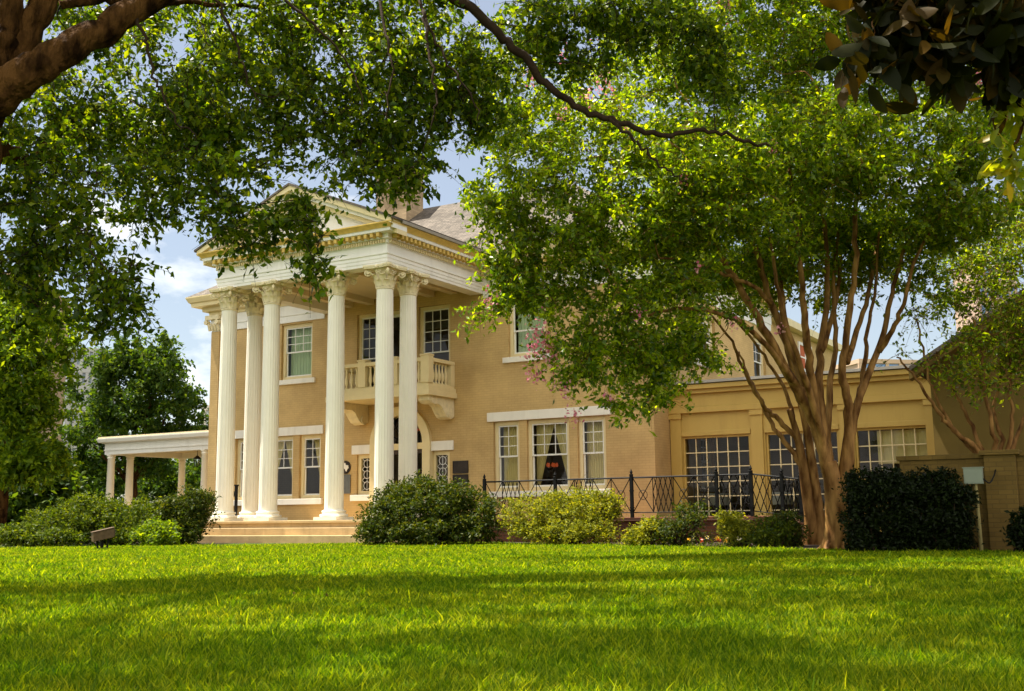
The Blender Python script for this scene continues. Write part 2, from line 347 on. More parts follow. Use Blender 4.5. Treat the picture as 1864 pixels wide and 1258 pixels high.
def fill(lobes, ncl, per, sig, shell=2.2, flat=.7, gaps=()):
    """clumps of leaves spread through ellipsoid lobes"""
    vol = np.array([l[1][0]*l[1][2]*(1 if len(l) < 3 else l[2]) for l in lobes]) ** .9; pr = vol / vol.sum()
    ci = rng.choice(len(lobes), ncl, p=pr)
    c = np.array([lobes[i][0] for i in ci]); r = np.array([lobes[i][1] for i in ci])
    C = c + unit(rng.normal(size=(ncl, 3))) * (rng.random((ncl, 1)) ** (1/shell)) * r
    if len(gaps):                       # open windows in the crown where the limbs carry no shoots
        x, y, z = C @ _R, (C - np.array([0, 0, EYE])) @ _U, C @ _f
        u, v = 932 + F*x/z, 629 - F*y/z; keep = np.ones(ncl, bool)
        for gx_, gy_, ga, gb in gaps: keep &= ((u-gx_)/ga)**2 + ((v-gy_)/gb)**2 > 1
        C = C[keep]; ncl = len(C)
    k = rng.integers(int(per*.5), int(per*1.5)+1, ncl)
    # each clump is a handful of drooping shoots with leaves set along them
    ns = 7; D_ = unit(rng.normal(size=(ncl*ns, 3))*np.array([1, 1, flat]) + np.array([0, 0, .12])); Ls = sig*(1.3 + 1.6*rng.random(ncl*ns))
    cid = np.repeat(np.arange(ncl), k); si = cid*ns + rng.integers(0, ns, len(cid)); t = rng.random(len(cid))**.7; l_ = Ls[si]*t
    P = C[cid] + D_[si]*l_[:, None] + rng.normal(size=(len(cid), 3))*sig*.16; P[:, 2] -= .35*l_*t
    A_ = np.repeat(C, ns, 0); g = rng.normal(size=A_.shape); sd = unit(np.cross(D_, g)); se = np.cross(D_, sd); vs = []
    for tt, r in ((0, .0042), (.5, .003), (1.0, .0014)):
        q = A_ + D_*(Ls*tt)[:, None]; q[:, 2] -= .35*Ls*tt*tt
        for an in (0, 2.094, 4.189): vs.append(q + (sd*math.cos(an) + se*math.sin(an))*r)
    b_ = (np.arange(len(A_))*9)[:, None]; T = []
    for i in (0, 3):
        for j in range(3): j2 = (j+1) % 3; T += [(i+j, i+j2, i+3+j2), (i+j, i+3+j2, i+3+j)]
    SHOOTS[0] = (np.stack(vs, 1).reshape(-1, 3), np.concatenate([b_ + np.array(t_) for t_ in T], 1).reshape(-1, 3))
    return P, C
def smooth_path(pts, n=5):
    P = [np.array(p, float) for p in pts]; out = []
    for i in range(len(P) - 1):
        p0, p1, p2, p3 = P[max(i-1, 0)], P[i], P[i+1], P[min(i+2, len(P)-1)]
        for k in range(n):
            t = k / n; out.append(.5*((2*p1) + (-p0+p2)*t + (2*p0-5*p1+4*p2-p3)*t*t + (-p0+3*p1-3*p2+p3)*t**3))
    out.append(P[-1]); return out
def limb(mb, pts, r0, r1, n=8, jag=.0, seg=5):
    q = smooth_path(pts, seg); m = len(q)
    if jag: q = [p + (rng.normal(size=3)*jag if 0 < i < m-1 else 0) for i, p in enumerate(q)]
    mb.tube(q, [r0 + (r1 - r0) * (i / (m - 1)) ** .8 for i in range(m)], n, wob=.10); return q
def twigs(mb, roots, ends, r0=.02, cnt=None, sag=.1):
    """thin branches growing from the limbs, and from each other, out to the leaf clumps"""
    if cnt and len(ends) > cnt: ends = ends[rng.choice(len(ends), cnt, replace=False)]
    R_ = np.zeros((len(roots) + 4*len(ends), 3)); R_[:len(roots)] = roots; n = len(roots)
    dd = [((R_[:n] - e)**2).sum(1).min() for e in ends]
    for i in np.argsort(dd):
        e = ends[i]; q2 = ((R_[:n] - e)**2).sum(1); a = R_[np.argmin(q2)].copy(); Lg = np.linalg.norm(e - a)
        if Lg < .08 or Lg > 2.2: continue
        m1 = a + (e-a)*.35 + rng.normal(size=3)*Lg*.10 + np.array([0, 0, sag*Lg]); m2 = a + (e-a)*.7 + rng.normal(size=3)*Lg*.09 + np.array([0, 0, sag*Lg*.8])
        q = smooth_path([a, m1, m2, e], 3); rr = min(r0, .005 + .008*Lg)
        mb.tube(q, [rr*(1 - .75*k/(len(q)-1)) for k in range(len(q))], 5)
        R_[n:n+3] = [q[4], q[6], q[9]]; n += 3

def crown(name, LV, lm, mbt, tm_, parent, sh=None):
    """leaves and the twigs that carry them, one mesh with two materials"""
    V, Fc = LV; tv = np.array(mbt.v) if mbt.v else np.zeros((0, 3)); tf = []
    for q in mbt.f:
        for i in range(1, len(q)-1): tf.append((q[0], q[i], q[i+1]))
    tf = np.array(tf, int).reshape(-1, 3)
    if sh is not None: tf = np.concatenate([tf, sh[1] + len(tv)]); tv = np.concatenate([tv, sh[0]])
    nl = len(Fc); VV = np.concatenate([V, tv]); FF = np.concatenate([Fc, tf + len(V)])
    o = obj(name, (VV, FF), lm, parent); o.data.materials.append(tm_)
    mi = np.zeros(len(FF), np.int32); mi[nl:] = 1; o.data.polygons.foreach_set('material_index', mi); return o

# ------------------------------------------------------------------ ground
edge_px = [(-500, 1004), (-100, 994), (330, 990), (650, 987), (905, 990), (1130, 995), (1300, 999), (1480, 1003), (1600, 1004), (1864, 1007), (2300, 1010)]
EDGE = np.array([ground(*e)[:2] for e in edge_px])
def bed_y(x): return np.interp(x, EDGE[:, 0], EDGE[:, 1])
g = MB(); g.add([(-900, -300, LAWN-.03), (900, -300, LAWN-.03), (900, 1500, LAWN-.03), (-900, 1500, LAWN-.03)], [(0, 1, 2, 3)])
struct('ground', g, M['far'])
g = MB(); n = 40
vs = []; xs = np.linspace(-42, 14, n)
for x in xs: vs += [(x, -6, LAWN), (x, bed_y(x), LAWN)]
g.add(vs, [(2*i, 2*i+2, 2*i+3, 2*i+1) for i in range(n-1)])
struct('lawn', g, M['soil'])
g = MB(); vs = []
for x in xs: vs += [(x, bed_y(x), LAWN+.004), (x, max(40, bed_y(x)+1), LAWN+.004)]
g.add(vs, [(2*i, 2*i+2, 2*i+3, 2*i+1) for i in range(n-1)])
struct('planting_bed', g, M['mulch'])

def grass(n):
    d = (2.5**.75 + rng.random(n) * (28**.75 - 2.5**.75)) ** (1/.75)
    a = (rng.random(n) * 2 - 1) * .60
    x = d*np.tan(a)
    P = np.stack([_f0[0]*d + _r[0]*x, _f0[1]*d + _r[1]*x, np.full(n, LAWN)], 1)
    k = P[:, 1] < np.interp(P[:, 0], EDGE[:, 0], EDGE[:, 1]) + .03 + .06*np.sin(P[:, 0]*3); P = P[k]; d = d[k]; n = len(P)
    # tufty height
    hn = .5 + .5*np.sin(P[:, 0]*2.1 + 1.3*np.sin(P[:, 1]*1.7)) * np.sin(P[:, 1]*2.6 + 1.1*np.sin(P[:, 0]*2.9))
    h = (.026 + .034*rng.random(n)**1.5 + .014*hn) * (1 + .12*(rng.random(n) < .05)*8*rng.random(n))
    wd = (.0022 + .0018*rng.random(n)) * np.clip(d/4.0, 1, 3.6)
    th = rng.random(n)*2*PI; ct, st = np.cos(th), np.sin(th); ph = rng.random(n)*2*PI; ln = h*(.25 + .65*rng.random(n))
    sx = np.stack([ct*wd, st*wd, np.zeros(n)], 1); ld = np.stack([np.cos(ph)*ln, np.sin(ph)*ln, np.zeros(n)], 1)
    up = np.stack([np.zeros(n), np.zeros(n), h], 1)
    v = [P - sx, P + sx, P + up*.6 + ld*.35 + sx*.8, P + up*.6 + ld*.35 - sx*.8, P + up + ld]
    V = np.stack(v, 1).reshape(-1, 3); b = (np.arange(n)*5)[:, None]
    Fc = np.concatenate([b + np.array([0, 1, 2]), b + np.array([0, 2, 3]), b + np.array([3, 2, 4])], 1).reshape(-1, 3)
    return V, Fc
o = obj('grass', grass(700000), LEAF['grass']); tag(o, 'bright green mown lawn grass with sunlit patches', 'grass', kind='stuff')

# ------------------------------------------------------------------ the mansion
XL, XR, YW, YB = -29.75, -12.43, 29.5, 41.0
CX = -21.3
house = thing('mansion', 'two storey tan brick mansion with white columned portico, side porch and cream glazed wing', 'mansion', (CX, YW, 0))
def Tf(u, d, z): return (u, YW + d, z)           # front wall: u along X, d inwards
def Tr(u, d, z): return (XR - d, u, z)           # right side wall: u along Y
def wall_mb(T, u0, u1, z0, z1, holes, th=.35, flip=False):
    us = sorted({u0, u1, *[h[0] for h in holes], *[h[1] for h in holes]}); zs = sorted({z0, z1, *[h[2] for h in holes], *[h[3] for h in holes]})
    mb = MB(); solid = {}
    for i in range(len(us)-1):
        for j in range(len(zs)-1):
            um, zm = (us[i]+us[i+1])/2, (zs[j]+zs[j+1])/2
            solid[i, j] = not any(h[0] < um < h[1] and h[2] < zm < h[3] for h in holes)
    q = lambda a: mb.add([T(*p) for p in a], [(0, 1, 2, 3)])
    for (i, j), s in solid.items():
        if not s: continue
        a, b, c, e = us[i], us[i+1], zs[j], zs[j+1]
        q([(a, 0, c), (b, 0, c), (b, 0, e), (a, 0, e)]); q([(b, th, c), (a, th, c), (a, th, e), (b, th, e)])
        if not solid.get((i-1, j)): q([(a, th, c), (a, 0, c), (a, 0, e), (a, th, e)])
        if not solid.get((i+1, j)): q([(b, 0, c), (b, th, c), (b, th, e), (b, 0, e)])
        if not solid.get((i, j-1)): q([(a, th, c), (b, th, c), (b, 0, c), (a, 0, c)])
        if not solid.get((i, j+1)): q([(a, 0, e), (b, 0, e), (b, th, e), (a, th, e)])
    return mb
def ring(mb, T, u0, u1, z0, z1, d0, d1, w, bot=None):
    b = w if bot is None else bot
    mb.tbox(T, u0, d0, z0, u0+w, d1, z1); mb.tbox(T, u1-w, d0, z0, u1, d1, z1)
    mb.tbox(T, u0+w, d0, z1-w, u1-w, d1, z1); mb.tbox(T, u0+w, d0, z0, u1-w, d1, z0+b)
def drape(T, u0, u1, z0, z1, d, gap=None, waves=9, amp=.03, side=0):
    """hanging cloth; gap='left'/'right' ties it back towards that jamb"""
    mb = MB(); nu, nz = 48, 14; ph = rng.random()*6
    for j in range(nz+1):
        t = j/nz; z = z1 + (z0-z1)*t
        for i in range(nu+1):
            s = i/nu
            if gap == 'left': a, b = u0, u1 + (u0 + .16*(u1-u0) - u1) * min(1, t*1.02)
            elif gap == 'right': b, a = u1, u0 + (u1 - .16*(u1-u0) - u0) * min(1, t*1.02)
            else: a, b = u0, u1
            mb.v.append(T(a + (b-a)*s, d + amp*math.sin(ph + s*waves*2*PI + .4*math.sin(3*t)) * (.6 + .4*t), z))
    for j in range(nz):
        for i in range(nu):
            k = j*(nu+1)+i; mb.f.append((k, k+1, k+nu+2, k+nu+1))
    return mb
def sash_window(T, u0, u1, z0, z1, cols=3, rows=3, split=.5, curtain=None, sill=True, lower=(1, 1), case=.11, fm='trim'):
    """hole u0..u1 x z0..z1; casing, two sashes with glazing bars, panes, curtains, sill"""
    m = MB(); ring(m, T, u0+.003, u1-.003, z0+.003, z1-.003, .10, .24, case)
    f = obj('window', m, M[fm], house)
    a, b, c, e = u0+case+.003, u1-case-.003, z0+case+.003, z1-case-.003; zm = c + (e-c)*split
    s = MB(); ring(s, T, a, b, zm-.03, e, .13, .165, .045); ring(s, T, a, b, c, zm+.025, .17, .205, .05)
    for k in range(1, cols):
        x = a + .045 + (b-a-.09)*k/cols; s.tbox(T, x-.011, .137, zm+.012, x+.011, .160, e-.043)
    for k in range(1, rows):
        z = zm + .015 + (e-zm-.06)*k/rows; s.tbox(T, a+.043, .139, z-.011, b-.043, .158, z+.011)
    for k in range(1, lower[0]):
        x = a + .05 + (b-a-.1)*k/lower[0]; s.tbox(T, x-.011, .177, c+.048, x+.011, .20, zm-.023)
    for k in range(1, lower[1]):
        z = c + .05 + (zm-c-.075)*k/lower[1]; s.tbox(T, a+.048, .179, z-.011, b-.048, .198, z+.011)
    obj('sash', s, M['white'], f)
    p = MB(); p.add([T(a+.04, .149, zm-.01), T(b-.04, .149, zm-.01), T(b-.04, .149, e-.04), T(a+.04, .149, e-.04)], [(0, 1, 2, 3)])
    p.add([T(a+.045, .189, c+.045), T(b-.045, .189, c+.045), T(b-.045, .189, zm-.02), T(a+.045, .189, zm-.02)], [(0, 1, 2, 3)])
    obj('pane', p, M['glass'], f)
    if curtain:
        kind, cm = curtain; um = (a+b)/2
        if kind == 'full': obj('curtain', drape(T, a, b, c-.05, e, .40), M[cm], f, True)
        elif kind == 'parted':
            obj('curtain', drape(T, a, um+.02, c-.05, e, .40, 'left', 5), M[cm], f, True); obj('curtain', drape(T, um-.02, b, c-.05, e, .42, 'right', 5), M[cm], f, True)
        elif kind == 'left': obj('curtain', drape(T, a, b-.1, c-.05, e, .40, 'left', 6), M[cm], f, True)
        elif kind == 'right': obj('curtain', drape(T, a+.2, b, c-.05, e, .40, 'right', 6), M[cm], f, True)
    if sill:
        m = MB(); m.tbox(T, u0-.18, -.09, z0-.17, u1+.18, .099, z0-.001); obj('sill', m, M['sill'], f, bevel=.008)
    return f
holes_f = [(-17.78, -16.86, .80, 2.93), (-16.60, -15.16, .80, 2.93), (-14.88, -13.96, .80, 2.93),
           (-28.52, -27.62, .72, 2.88), (-27.30, -25.84, .72, 2.88), (-25.56, -24.62, .72, 2.88),
           (-17.20, -15.88, 4.90, 6.72), (-26.46, -25.06, 4.84, 6.80),
           (-23.12, -22.02, 4.06, 6.84), (-20.60, -19.36, 4.06, 6.84), (-21.95, -20.67, 4.06, 6.84),
           (-23.08, -22.42, .80, 2.12), (-20.10, -19.40, .80, 2.12), (-22.28, -20.24, 0.0, 3.46)]
obj('front_wall', wall_mb(Tf, XL, XR, -.9, 7.46, holes_f), M['wall'], house)
holes_r = [(32.0, 34.9, 4.86, 6.35), (38.9, 40.3, 4.7, 6.4), (33.2, 34.4, .9, 2.5)]
obj('side_wall', wall_mb(Tr, YW+.352, YB-.002, -.9, 7.459, holes_r), M['wall'], house)
m = MB(); m.box(XL, YW+.352, -.9, XL+.35, YB-.002, 7.459); obj('side_wall', m, M['wall'], house)
m = MB(); m.box(XL, YB, -.9, XR, YB+.35, 7.148); obj('back_wall', m, M['wall'], house)
# rooms: floors, partition
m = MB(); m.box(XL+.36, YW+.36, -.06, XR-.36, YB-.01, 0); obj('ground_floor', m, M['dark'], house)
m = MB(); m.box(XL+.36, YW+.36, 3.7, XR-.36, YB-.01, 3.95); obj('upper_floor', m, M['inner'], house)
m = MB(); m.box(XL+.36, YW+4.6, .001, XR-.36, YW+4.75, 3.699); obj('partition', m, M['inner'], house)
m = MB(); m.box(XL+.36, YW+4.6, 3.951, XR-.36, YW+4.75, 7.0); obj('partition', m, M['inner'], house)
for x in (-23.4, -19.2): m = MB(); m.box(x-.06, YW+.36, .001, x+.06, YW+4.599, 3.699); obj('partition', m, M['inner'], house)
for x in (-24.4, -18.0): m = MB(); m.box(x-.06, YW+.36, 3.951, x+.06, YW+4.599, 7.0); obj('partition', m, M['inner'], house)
W_ = sash_window
W_(Tf, *holes_f[0], 2, 3, .5, ('full', 'curtain'), False)
W_(Tf, *holes_f[1], 3, 3, .5, ('parted', 'curtain'), False)
W_(Tf, *holes_f[2], 2, 3, .5, ('full', 'curtain'), False)
W_(Tf, *holes_f[3], 2, 3, .5, ('full', 'curtain'), False)
W_(Tf, *holes_f[4], 3, 3, .5, ('parted', 'curtain'), False)
W_(Tf, *holes_f[5], 2, 3, .5, ('right', 'curtain'), False)
W_(Tf, *holes_f[6], 1, 1, .45, ('full', 'sheer'))
W_(Tf, *holes_f[7], 3, 3, .5, ('full', 'sheer'))
W_(Tf, *holes_f[8], 3, 4, .45, None, False)
W_(Tf, *holes_f[9], 3, 4, .45, None, False)
W_(Tr, *holes_r[0], 4, 2, .5, ('full', 'curtain'))
W_(Tr, *holes_r[1], 2, 2, .5, None)
W_(Tr, *holes_r[2], 2, 3, .5, ('full', 'curtain'))
# balcony door
m = MB(); ring(m, Tf, -21.947, -20.673, 4.063, 6.837, .10, .24, .11)
bd = obj('balcony_door', m, M['trim'], house)
m = MB(); ring(m, Tf, -21.834, -20.786, 4.17, 6.725, .14, .18, .10, .5); m.tbox(Tf, -21.36, .142, 4.67, -21.26, .178, 6.62); obj('sash', m, M['white'], bd)
m = MB(); m.add([Tf(-21.74, .16, 4.66), Tf(-20.88, .16, 4.66), Tf(-20.88, .16, 6.63), Tf(-21.74, .16, 6.63)], [(0, 1, 2, 3)]); obj('pane', m, M['glass'], bd)
# lintels and shared sills of the triple windows, sidelight lintels
for a, b, z0, z1, nm in ((-17.98, -13.76, 2.94, 3.22, 'lintel'), (-28.72, -24.50, 2.89, 3.18, 'lintel'), (-17.92, -13.82, .62, .795, 'sill'), (-28.66, -24.50, .52, .715, 'sill'),
                         (-23.26, -22.42, 2.13, 2.43, 'lintel'), (-20.10, -19.24, 2.13, 2.43, 'lintel'), (-23.28, -22.42, .60, .795, 'sill'), (-20.10, -19.24, .60, .795, 'sill')):
    m = MB(); m.tbox(Tf, a, -.06 if nm == 'lintel' else -.10, z0, b, .08, z1); obj(nm, m, M['sill'], house, bevel=.01)
# entrance: arched door case, double door, fanlight, lattice sidelights
dc = MB(); ax, az, ro, ri, n = -21.26, 2.42, 1.19, .90, 22
for k in range(n):
    a0, a1 = PI*k/n, PI*(k+1)/n; P = []
    for r in (ri, ro):
        for a in (a0, a1): P.append((ax + r*math.cos(a), az + r*math.sin(a)))
    quad = [P[0], P[2], P[3], P[1]]
    dc.prism(quad, lambda x, z: Tf(x, -.14, z), lambda x, z: Tf(x, .20, z))
for sx in (-1, 1): dc.tbox(Tf, ax+sx*1.045-.145, -.14, 0, ax+sx*1.045+.145, .20, az-.001)
dc.tbox(Tf, ax-.895, .04, 2.22, ax+.895, .2, 2.42)
door = obj('front_door', dc, M['trim'], house)
m = MB()   # spandrels closing the square hole above the arch
for sx in (-1, 1):
    pts = [(ax + sx*ro*math.cos(a)*.97, az + ro*math.sin(a)*.97) for a in np.linspace(0, PI/2, 12)] + [(ax, 3.47), (ax + sx*1.03, 3.47)]
    if sx < 0: pts = pts[::-1]
    m.prism(pts, lambda x, z: Tf(x, .02, z), lambda x, z: Tf(x, .22, z))
obj('spandrel', m, M['wall'], door)
m = MB()
for a, b in ((ax-.89, ax-.01), (ax+.01, ax+.89)): ring(m, Tf, a, b, .02, 2.21, .10, .15, .13, .4)
obj('door_leaf', m, M['dark'], door)
m = MB()
for k in range(1, 6):
    a = PI*k/6; m.tube([Tf(ax+.3*math.cos(a), .12, az+.3*math.sin(a)), Tf(ax+.9*math.cos(a), .12, az+.9*math.sin(a))], .016, 6)
for rr in (.3, .62): m.tube([Tf(ax+rr*math.cos(a), .12, az+rr*math.sin(a)) for a in np.linspace(0, PI, 16)], .016, 6)
obj('fanlight', m, M['iron'], door)
m = MB(); m.add([Tf(ax-.89, .125, .05), Tf(ax+.89, .125, .05), Tf(ax+.89, .125, 2.2), Tf(ax-.89, .125, 2.2)], [(0, 1, 2, 3)])
m.add([Tf(ax + .9*math.cos(a), .13, az + .9*math.sin(a)) for a in np.linspace(0, PI, 20)], [tuple(range(20))]); obj('pane', m, M['glass'], door)
for a, b in ((-23.08, -22.42), (-20.10, -19.40)):
    m = MB(); ring(m, Tf, a+.003, b-.003, .803, 2.117, .08, .2, .12); sl = obj('sidelight', m, M['trim'], house)
    m = MB(); um = (a+b)/2
    for k in range(3):
        zc = 1.10 + .36*k; m.tube([Tf(um + .13*math.cos(t), .13, zc + .13*math.sin(t)) for t in np.linspace(0, 2*PI, 17)], .012, 5)
        for q in (-1, 1):
            m.tube([Tf(um + q*.20, .13, zc-.18), Tf(um + q*.09, .13, zc - .09)], .010, 5); m.tube([Tf(um + q*.20, .13, zc+.18), Tf(um + q*.09, .13, zc + .09)], .010, 5)
    m.tube([Tf(um, .135, .92), Tf(um, .135, 2.0)], .010, 5); obj('lattice', m, M['white'], sl)
    m = MB(); m.add([Tf(a+.1, .15, .9), Tf(b-.1, .15, .9), Tf(b-.1, .15, 2.02), Tf(a+.1, .15, 2.02)], [(0, 1, 2, 3)]); obj('pane', m, M['glass'], sl)

# main frieze and cornice, both sides of the portico
PXL, PXR, PYF = -24.50, -18.10, 24.40      # faces of the portico entablature
fr_prof = [(-.05, 6.86), (.05, 6.86), (.05, 7.10), (.08, 7.10), (.08, 7.46), (-.05, 7.46)]
co_prof = [(-.05, 7.465), (.12, 7.465), (.14, 7.56), (.30, 7.60), (.32, 7.74), (.58, 7.76), (.60, 7.88), (.66, 7.92), (.74, 8.08), (.74, 8.12), (-.05, 8.12)]
for a, nm in ((fr_prof, 'frieze'), (co_prof, 'cornice')):
    for pp in ([(XL, YB), (XL, YW), (PXL-.002, YW)], [(PXR+.002, YW), (XR, YW), (XR, YB)]): obj(nm, MB().sweep(pp, a), M['trim' if nm == 'cornice' else 'white'], house)
def course(path, z0, z1, o0, o1, wdt, gap):
    mb = MB(); P = [np.array(p, float) for p in path]
    for i in range(len(P)-1):
        d = P[i+1]-P[i]; Lg = np.linalg.norm(d); d /= Lg; nn = np.array([d[1], -d[0]]); k = int(Lg/(wdt+gap))
        for j in range(k):
            c = P[i] + d*(Lg*(j+.5)/k)
            q = [c - d*wdt/2 + nn*o0, c + d*wdt/2 + nn*o0, c + d*wdt/2 + nn*o1, c - d*wdt/2 + nn*o1]
            mb.add([(x, y, z0) for x, y in q] + [(x, y, z1) for x, y in q], [(0,3,2,1),(4,5,6,7),(0,1,5,4),(1,2,6,5),(2,3,7,6),(3,0,4,7)])
    return mb
obj('dentil_course', course([(PXR+.6, YW), (XR, YW)], 7.60, 7.72, .30, .50, .10, .12), M['orn'], house)
obj('dentil_course', course([(XR, YW), (XR, YB)], 7.60, 7.72, .30, .50, .10, .12), M['orn'], house)
# portico entablature (U shaped)
pth = [(PXL, YW-.06), (PXL, PYF), (PXR, PYF), (PXR, YW-.06)]
ent = obj('entablature', MB().sweep(pth, [(-.46, 7.0), (0, 7.0), (0, 7.09), (.015, 7.09), (.015, 7.19), (.03, 7.19), (.03, 7.28), (.06, 7.30), (.06, 7.34), (.01, 7.34), (.01, 7.58), (.05, 7.60), (.05, 7.70), (.13, 7.72), (.13, 7.85), (.33, 7.86), (.34, 7.93), (.36, 7.94), (.40, 8.0), (.46, 8.06), (.46, 8.09), (-.46, 8.09)]), M['white'], house)
obj('dentil_course', course(pth, 7.605, 7.695, .05, .12, .045, .04), M['trim'], ent)
obj('modillion_course', course(pth, 7.74, 7.855, .13, .31, .10, .11), M['orn'], ent)
m = MB(); m.sweep(pth, [(.345, 7.935), (.362, 7.942), (.405, 8.0), (.463, 8.06), (.47, 8.06), (.47, 8.095), (.335, 8.095)]); obj('cyma', m, M['orn'], ent)
# gutter
m = MB(); m.sweep(pth[2:], [(.40, 8.096), (.53, 8.096), (.55, 8.17), (.40, 8.17)]); obj('gutter', m, M['gutter'], house)
# soffit with beams
m = MB(); m.box(PXL+.45, PYF+.45, 7.30, PXR-.45, YW-.01, 7.36); obj('portico_ceiling', m, M['soffit'], house)
for x in (-23.4, CX-1.22, CX+1.22, -19.2): m = MB(); m.box(x-.13, PYF+.46, 7.12, x+.13, YW-.02, 7.299); obj('ceiling_beam', m, M['soffit'], house)
# pediment
AP = 9.66; EX0, EX1, EY = PXL-.46, PXR+.46, PYF-.46
m = MB(); m.prism([(PXL+.05, 8.09), (PXR-.05, 8.09), (CX, AP-.28)], lambda x, z: (x, PYF+.05, z), lambda x, z: (x, PYF+.25, z)); ped = obj('pediment', m, M['white'], house)
def rake(mb, x0, z0, x1, z1, y0, y1, t0, t1):
    """sloping band between perpendicular offsets t0..t1 below the rake line"""
    L_ = math.hypot(x1-x0, z1-z0); sl = (z1-z0)/(x1-x0); k = math.sqrt(1+sl*sl)
    mb.prism([(x0, z0-t0*k), (x1, z1-t0*k), (x1, z1-t1*k), (x0, z0-t1*k)], lambda x, z: (x, y0, z), lambda x, z: (x, y1, z))
for a, b, t0, t1, mt, nm in ((EY, PYF+.3, .0, .14, 'trim', 'raking_cornice'), (EY+.12, PYF+.3, .14, .24, 'white', 'raking_corona'), (EY+.28, PYF+.3, .24, .36, 'trim', 'raking_moulding')):
    m = MB()
    for ex in (EX0, EX1): rake(m, ex, 8.17+.0, CX, AP, a, b, t0, t1)
    obj(nm, m, M[mt], ped)
m = MB()
for ex in (EX0, EX1):
    sl = (AP-8.17)/(CX-ex)
    ex2 = ex + (-.08 if ex < CX else .08); z2 = 8.17 + sl*(ex2-ex)
    m.prism([(ex2, z2+.002), (CX, AP+.002), (CX, AP+.07), (ex2, z2+.07)], lambda x, z: (x, EY-.04, z), lambda x, z: (x, 32.2, z))
obj('portico_roof', m, M['shingle'], house)
# hip roof
ez, ov = 8.13, .72; rz = 11.78
A = [(XL-ov, YW-ov, ez), (XR+ov, YW-ov, ez), (XR+ov, YB+ov, ez), (XL-ov, YB+ov, ez)]; r0, r1 = (XL+4.6, 34.3, rz), (XR-4.9, 34.3, rz)
yb = 36.2
r0b, r1b = (XL+4.6, yb, rz), (XR-4.9, yb, rz)
m = MB(); m.add(A + [r0, r1, r1b, r0b], [(0, 1, 5, 4), (1, 2, 6, 5), (2, 3, 7, 6), (3, 0, 4, 7), (4, 5, 6, 7)])
m.add([(x, y, z-.0) for x, y, z in A], [(3, 2, 1, 0)])
roof = obj('roof', m, M['shingle'], house)
# chimney
m = MB(); m.box(-25.0, 33.0, 10.5, -23.6, 34.1, 12.9); m.box(-25.08, 32.92, 12.9, -23.52, 34.18, 13.02); m.box(-25.14, 32.86, 13.02, -23.46, 34.24, 13.16); m.box(-24.95, 33.05, 13.16, -23.65, 34.05, 13.26)
obj('chimney', m, M['chim'], roof)

# columns
def shaft_mb():
    mb = MB(); n = 80; zs = [.30, .34, .40] + list(np.linspace(.6, 6.22, 14)) + [6.30, 6.34]; fl = 20; vs = []
    for i, z in enumerate(zs):
        t = (z-.3)/6.04; r = .268 - .036 * t**1.6
        dp = .016 if .38 < z < 6.28 else 0
        for k in range(n):
            a = 2*PI*k/n; q = abs(math.sin(a*fl/2)); vs.append(((r - dp*q**.7)*math.cos(a), (r - dp*q**.7)*math.sin(a), z))
    fs = [(i*n+k, i*n+(k+1) % n, (i+1)*n+(k+1) % n, (i+1)*n+k) for i in range(len(zs)-1) for k in range(n)]
    return mb.add(vs, fs)
def base_mb():
    mb = MB(); mb.box(-.40, -.40, 0, .40, .40, .085); pr = [(.37, .086)]
    pr += [(.375 + .022*math.sin(a), .125 - .038*math.cos(a)) for a in np.linspace(0, PI, 7)]
    pr += [(.335, .165), (.318, .185), (.325, .205)] + [(.322 + .020*math.sin(a), .235 - .03*math.cos(a)) for a in np.linspace(0, PI, 7)] + [(.29, .268), (.27, .30)]
    return mb.lathe(pr, n=40)
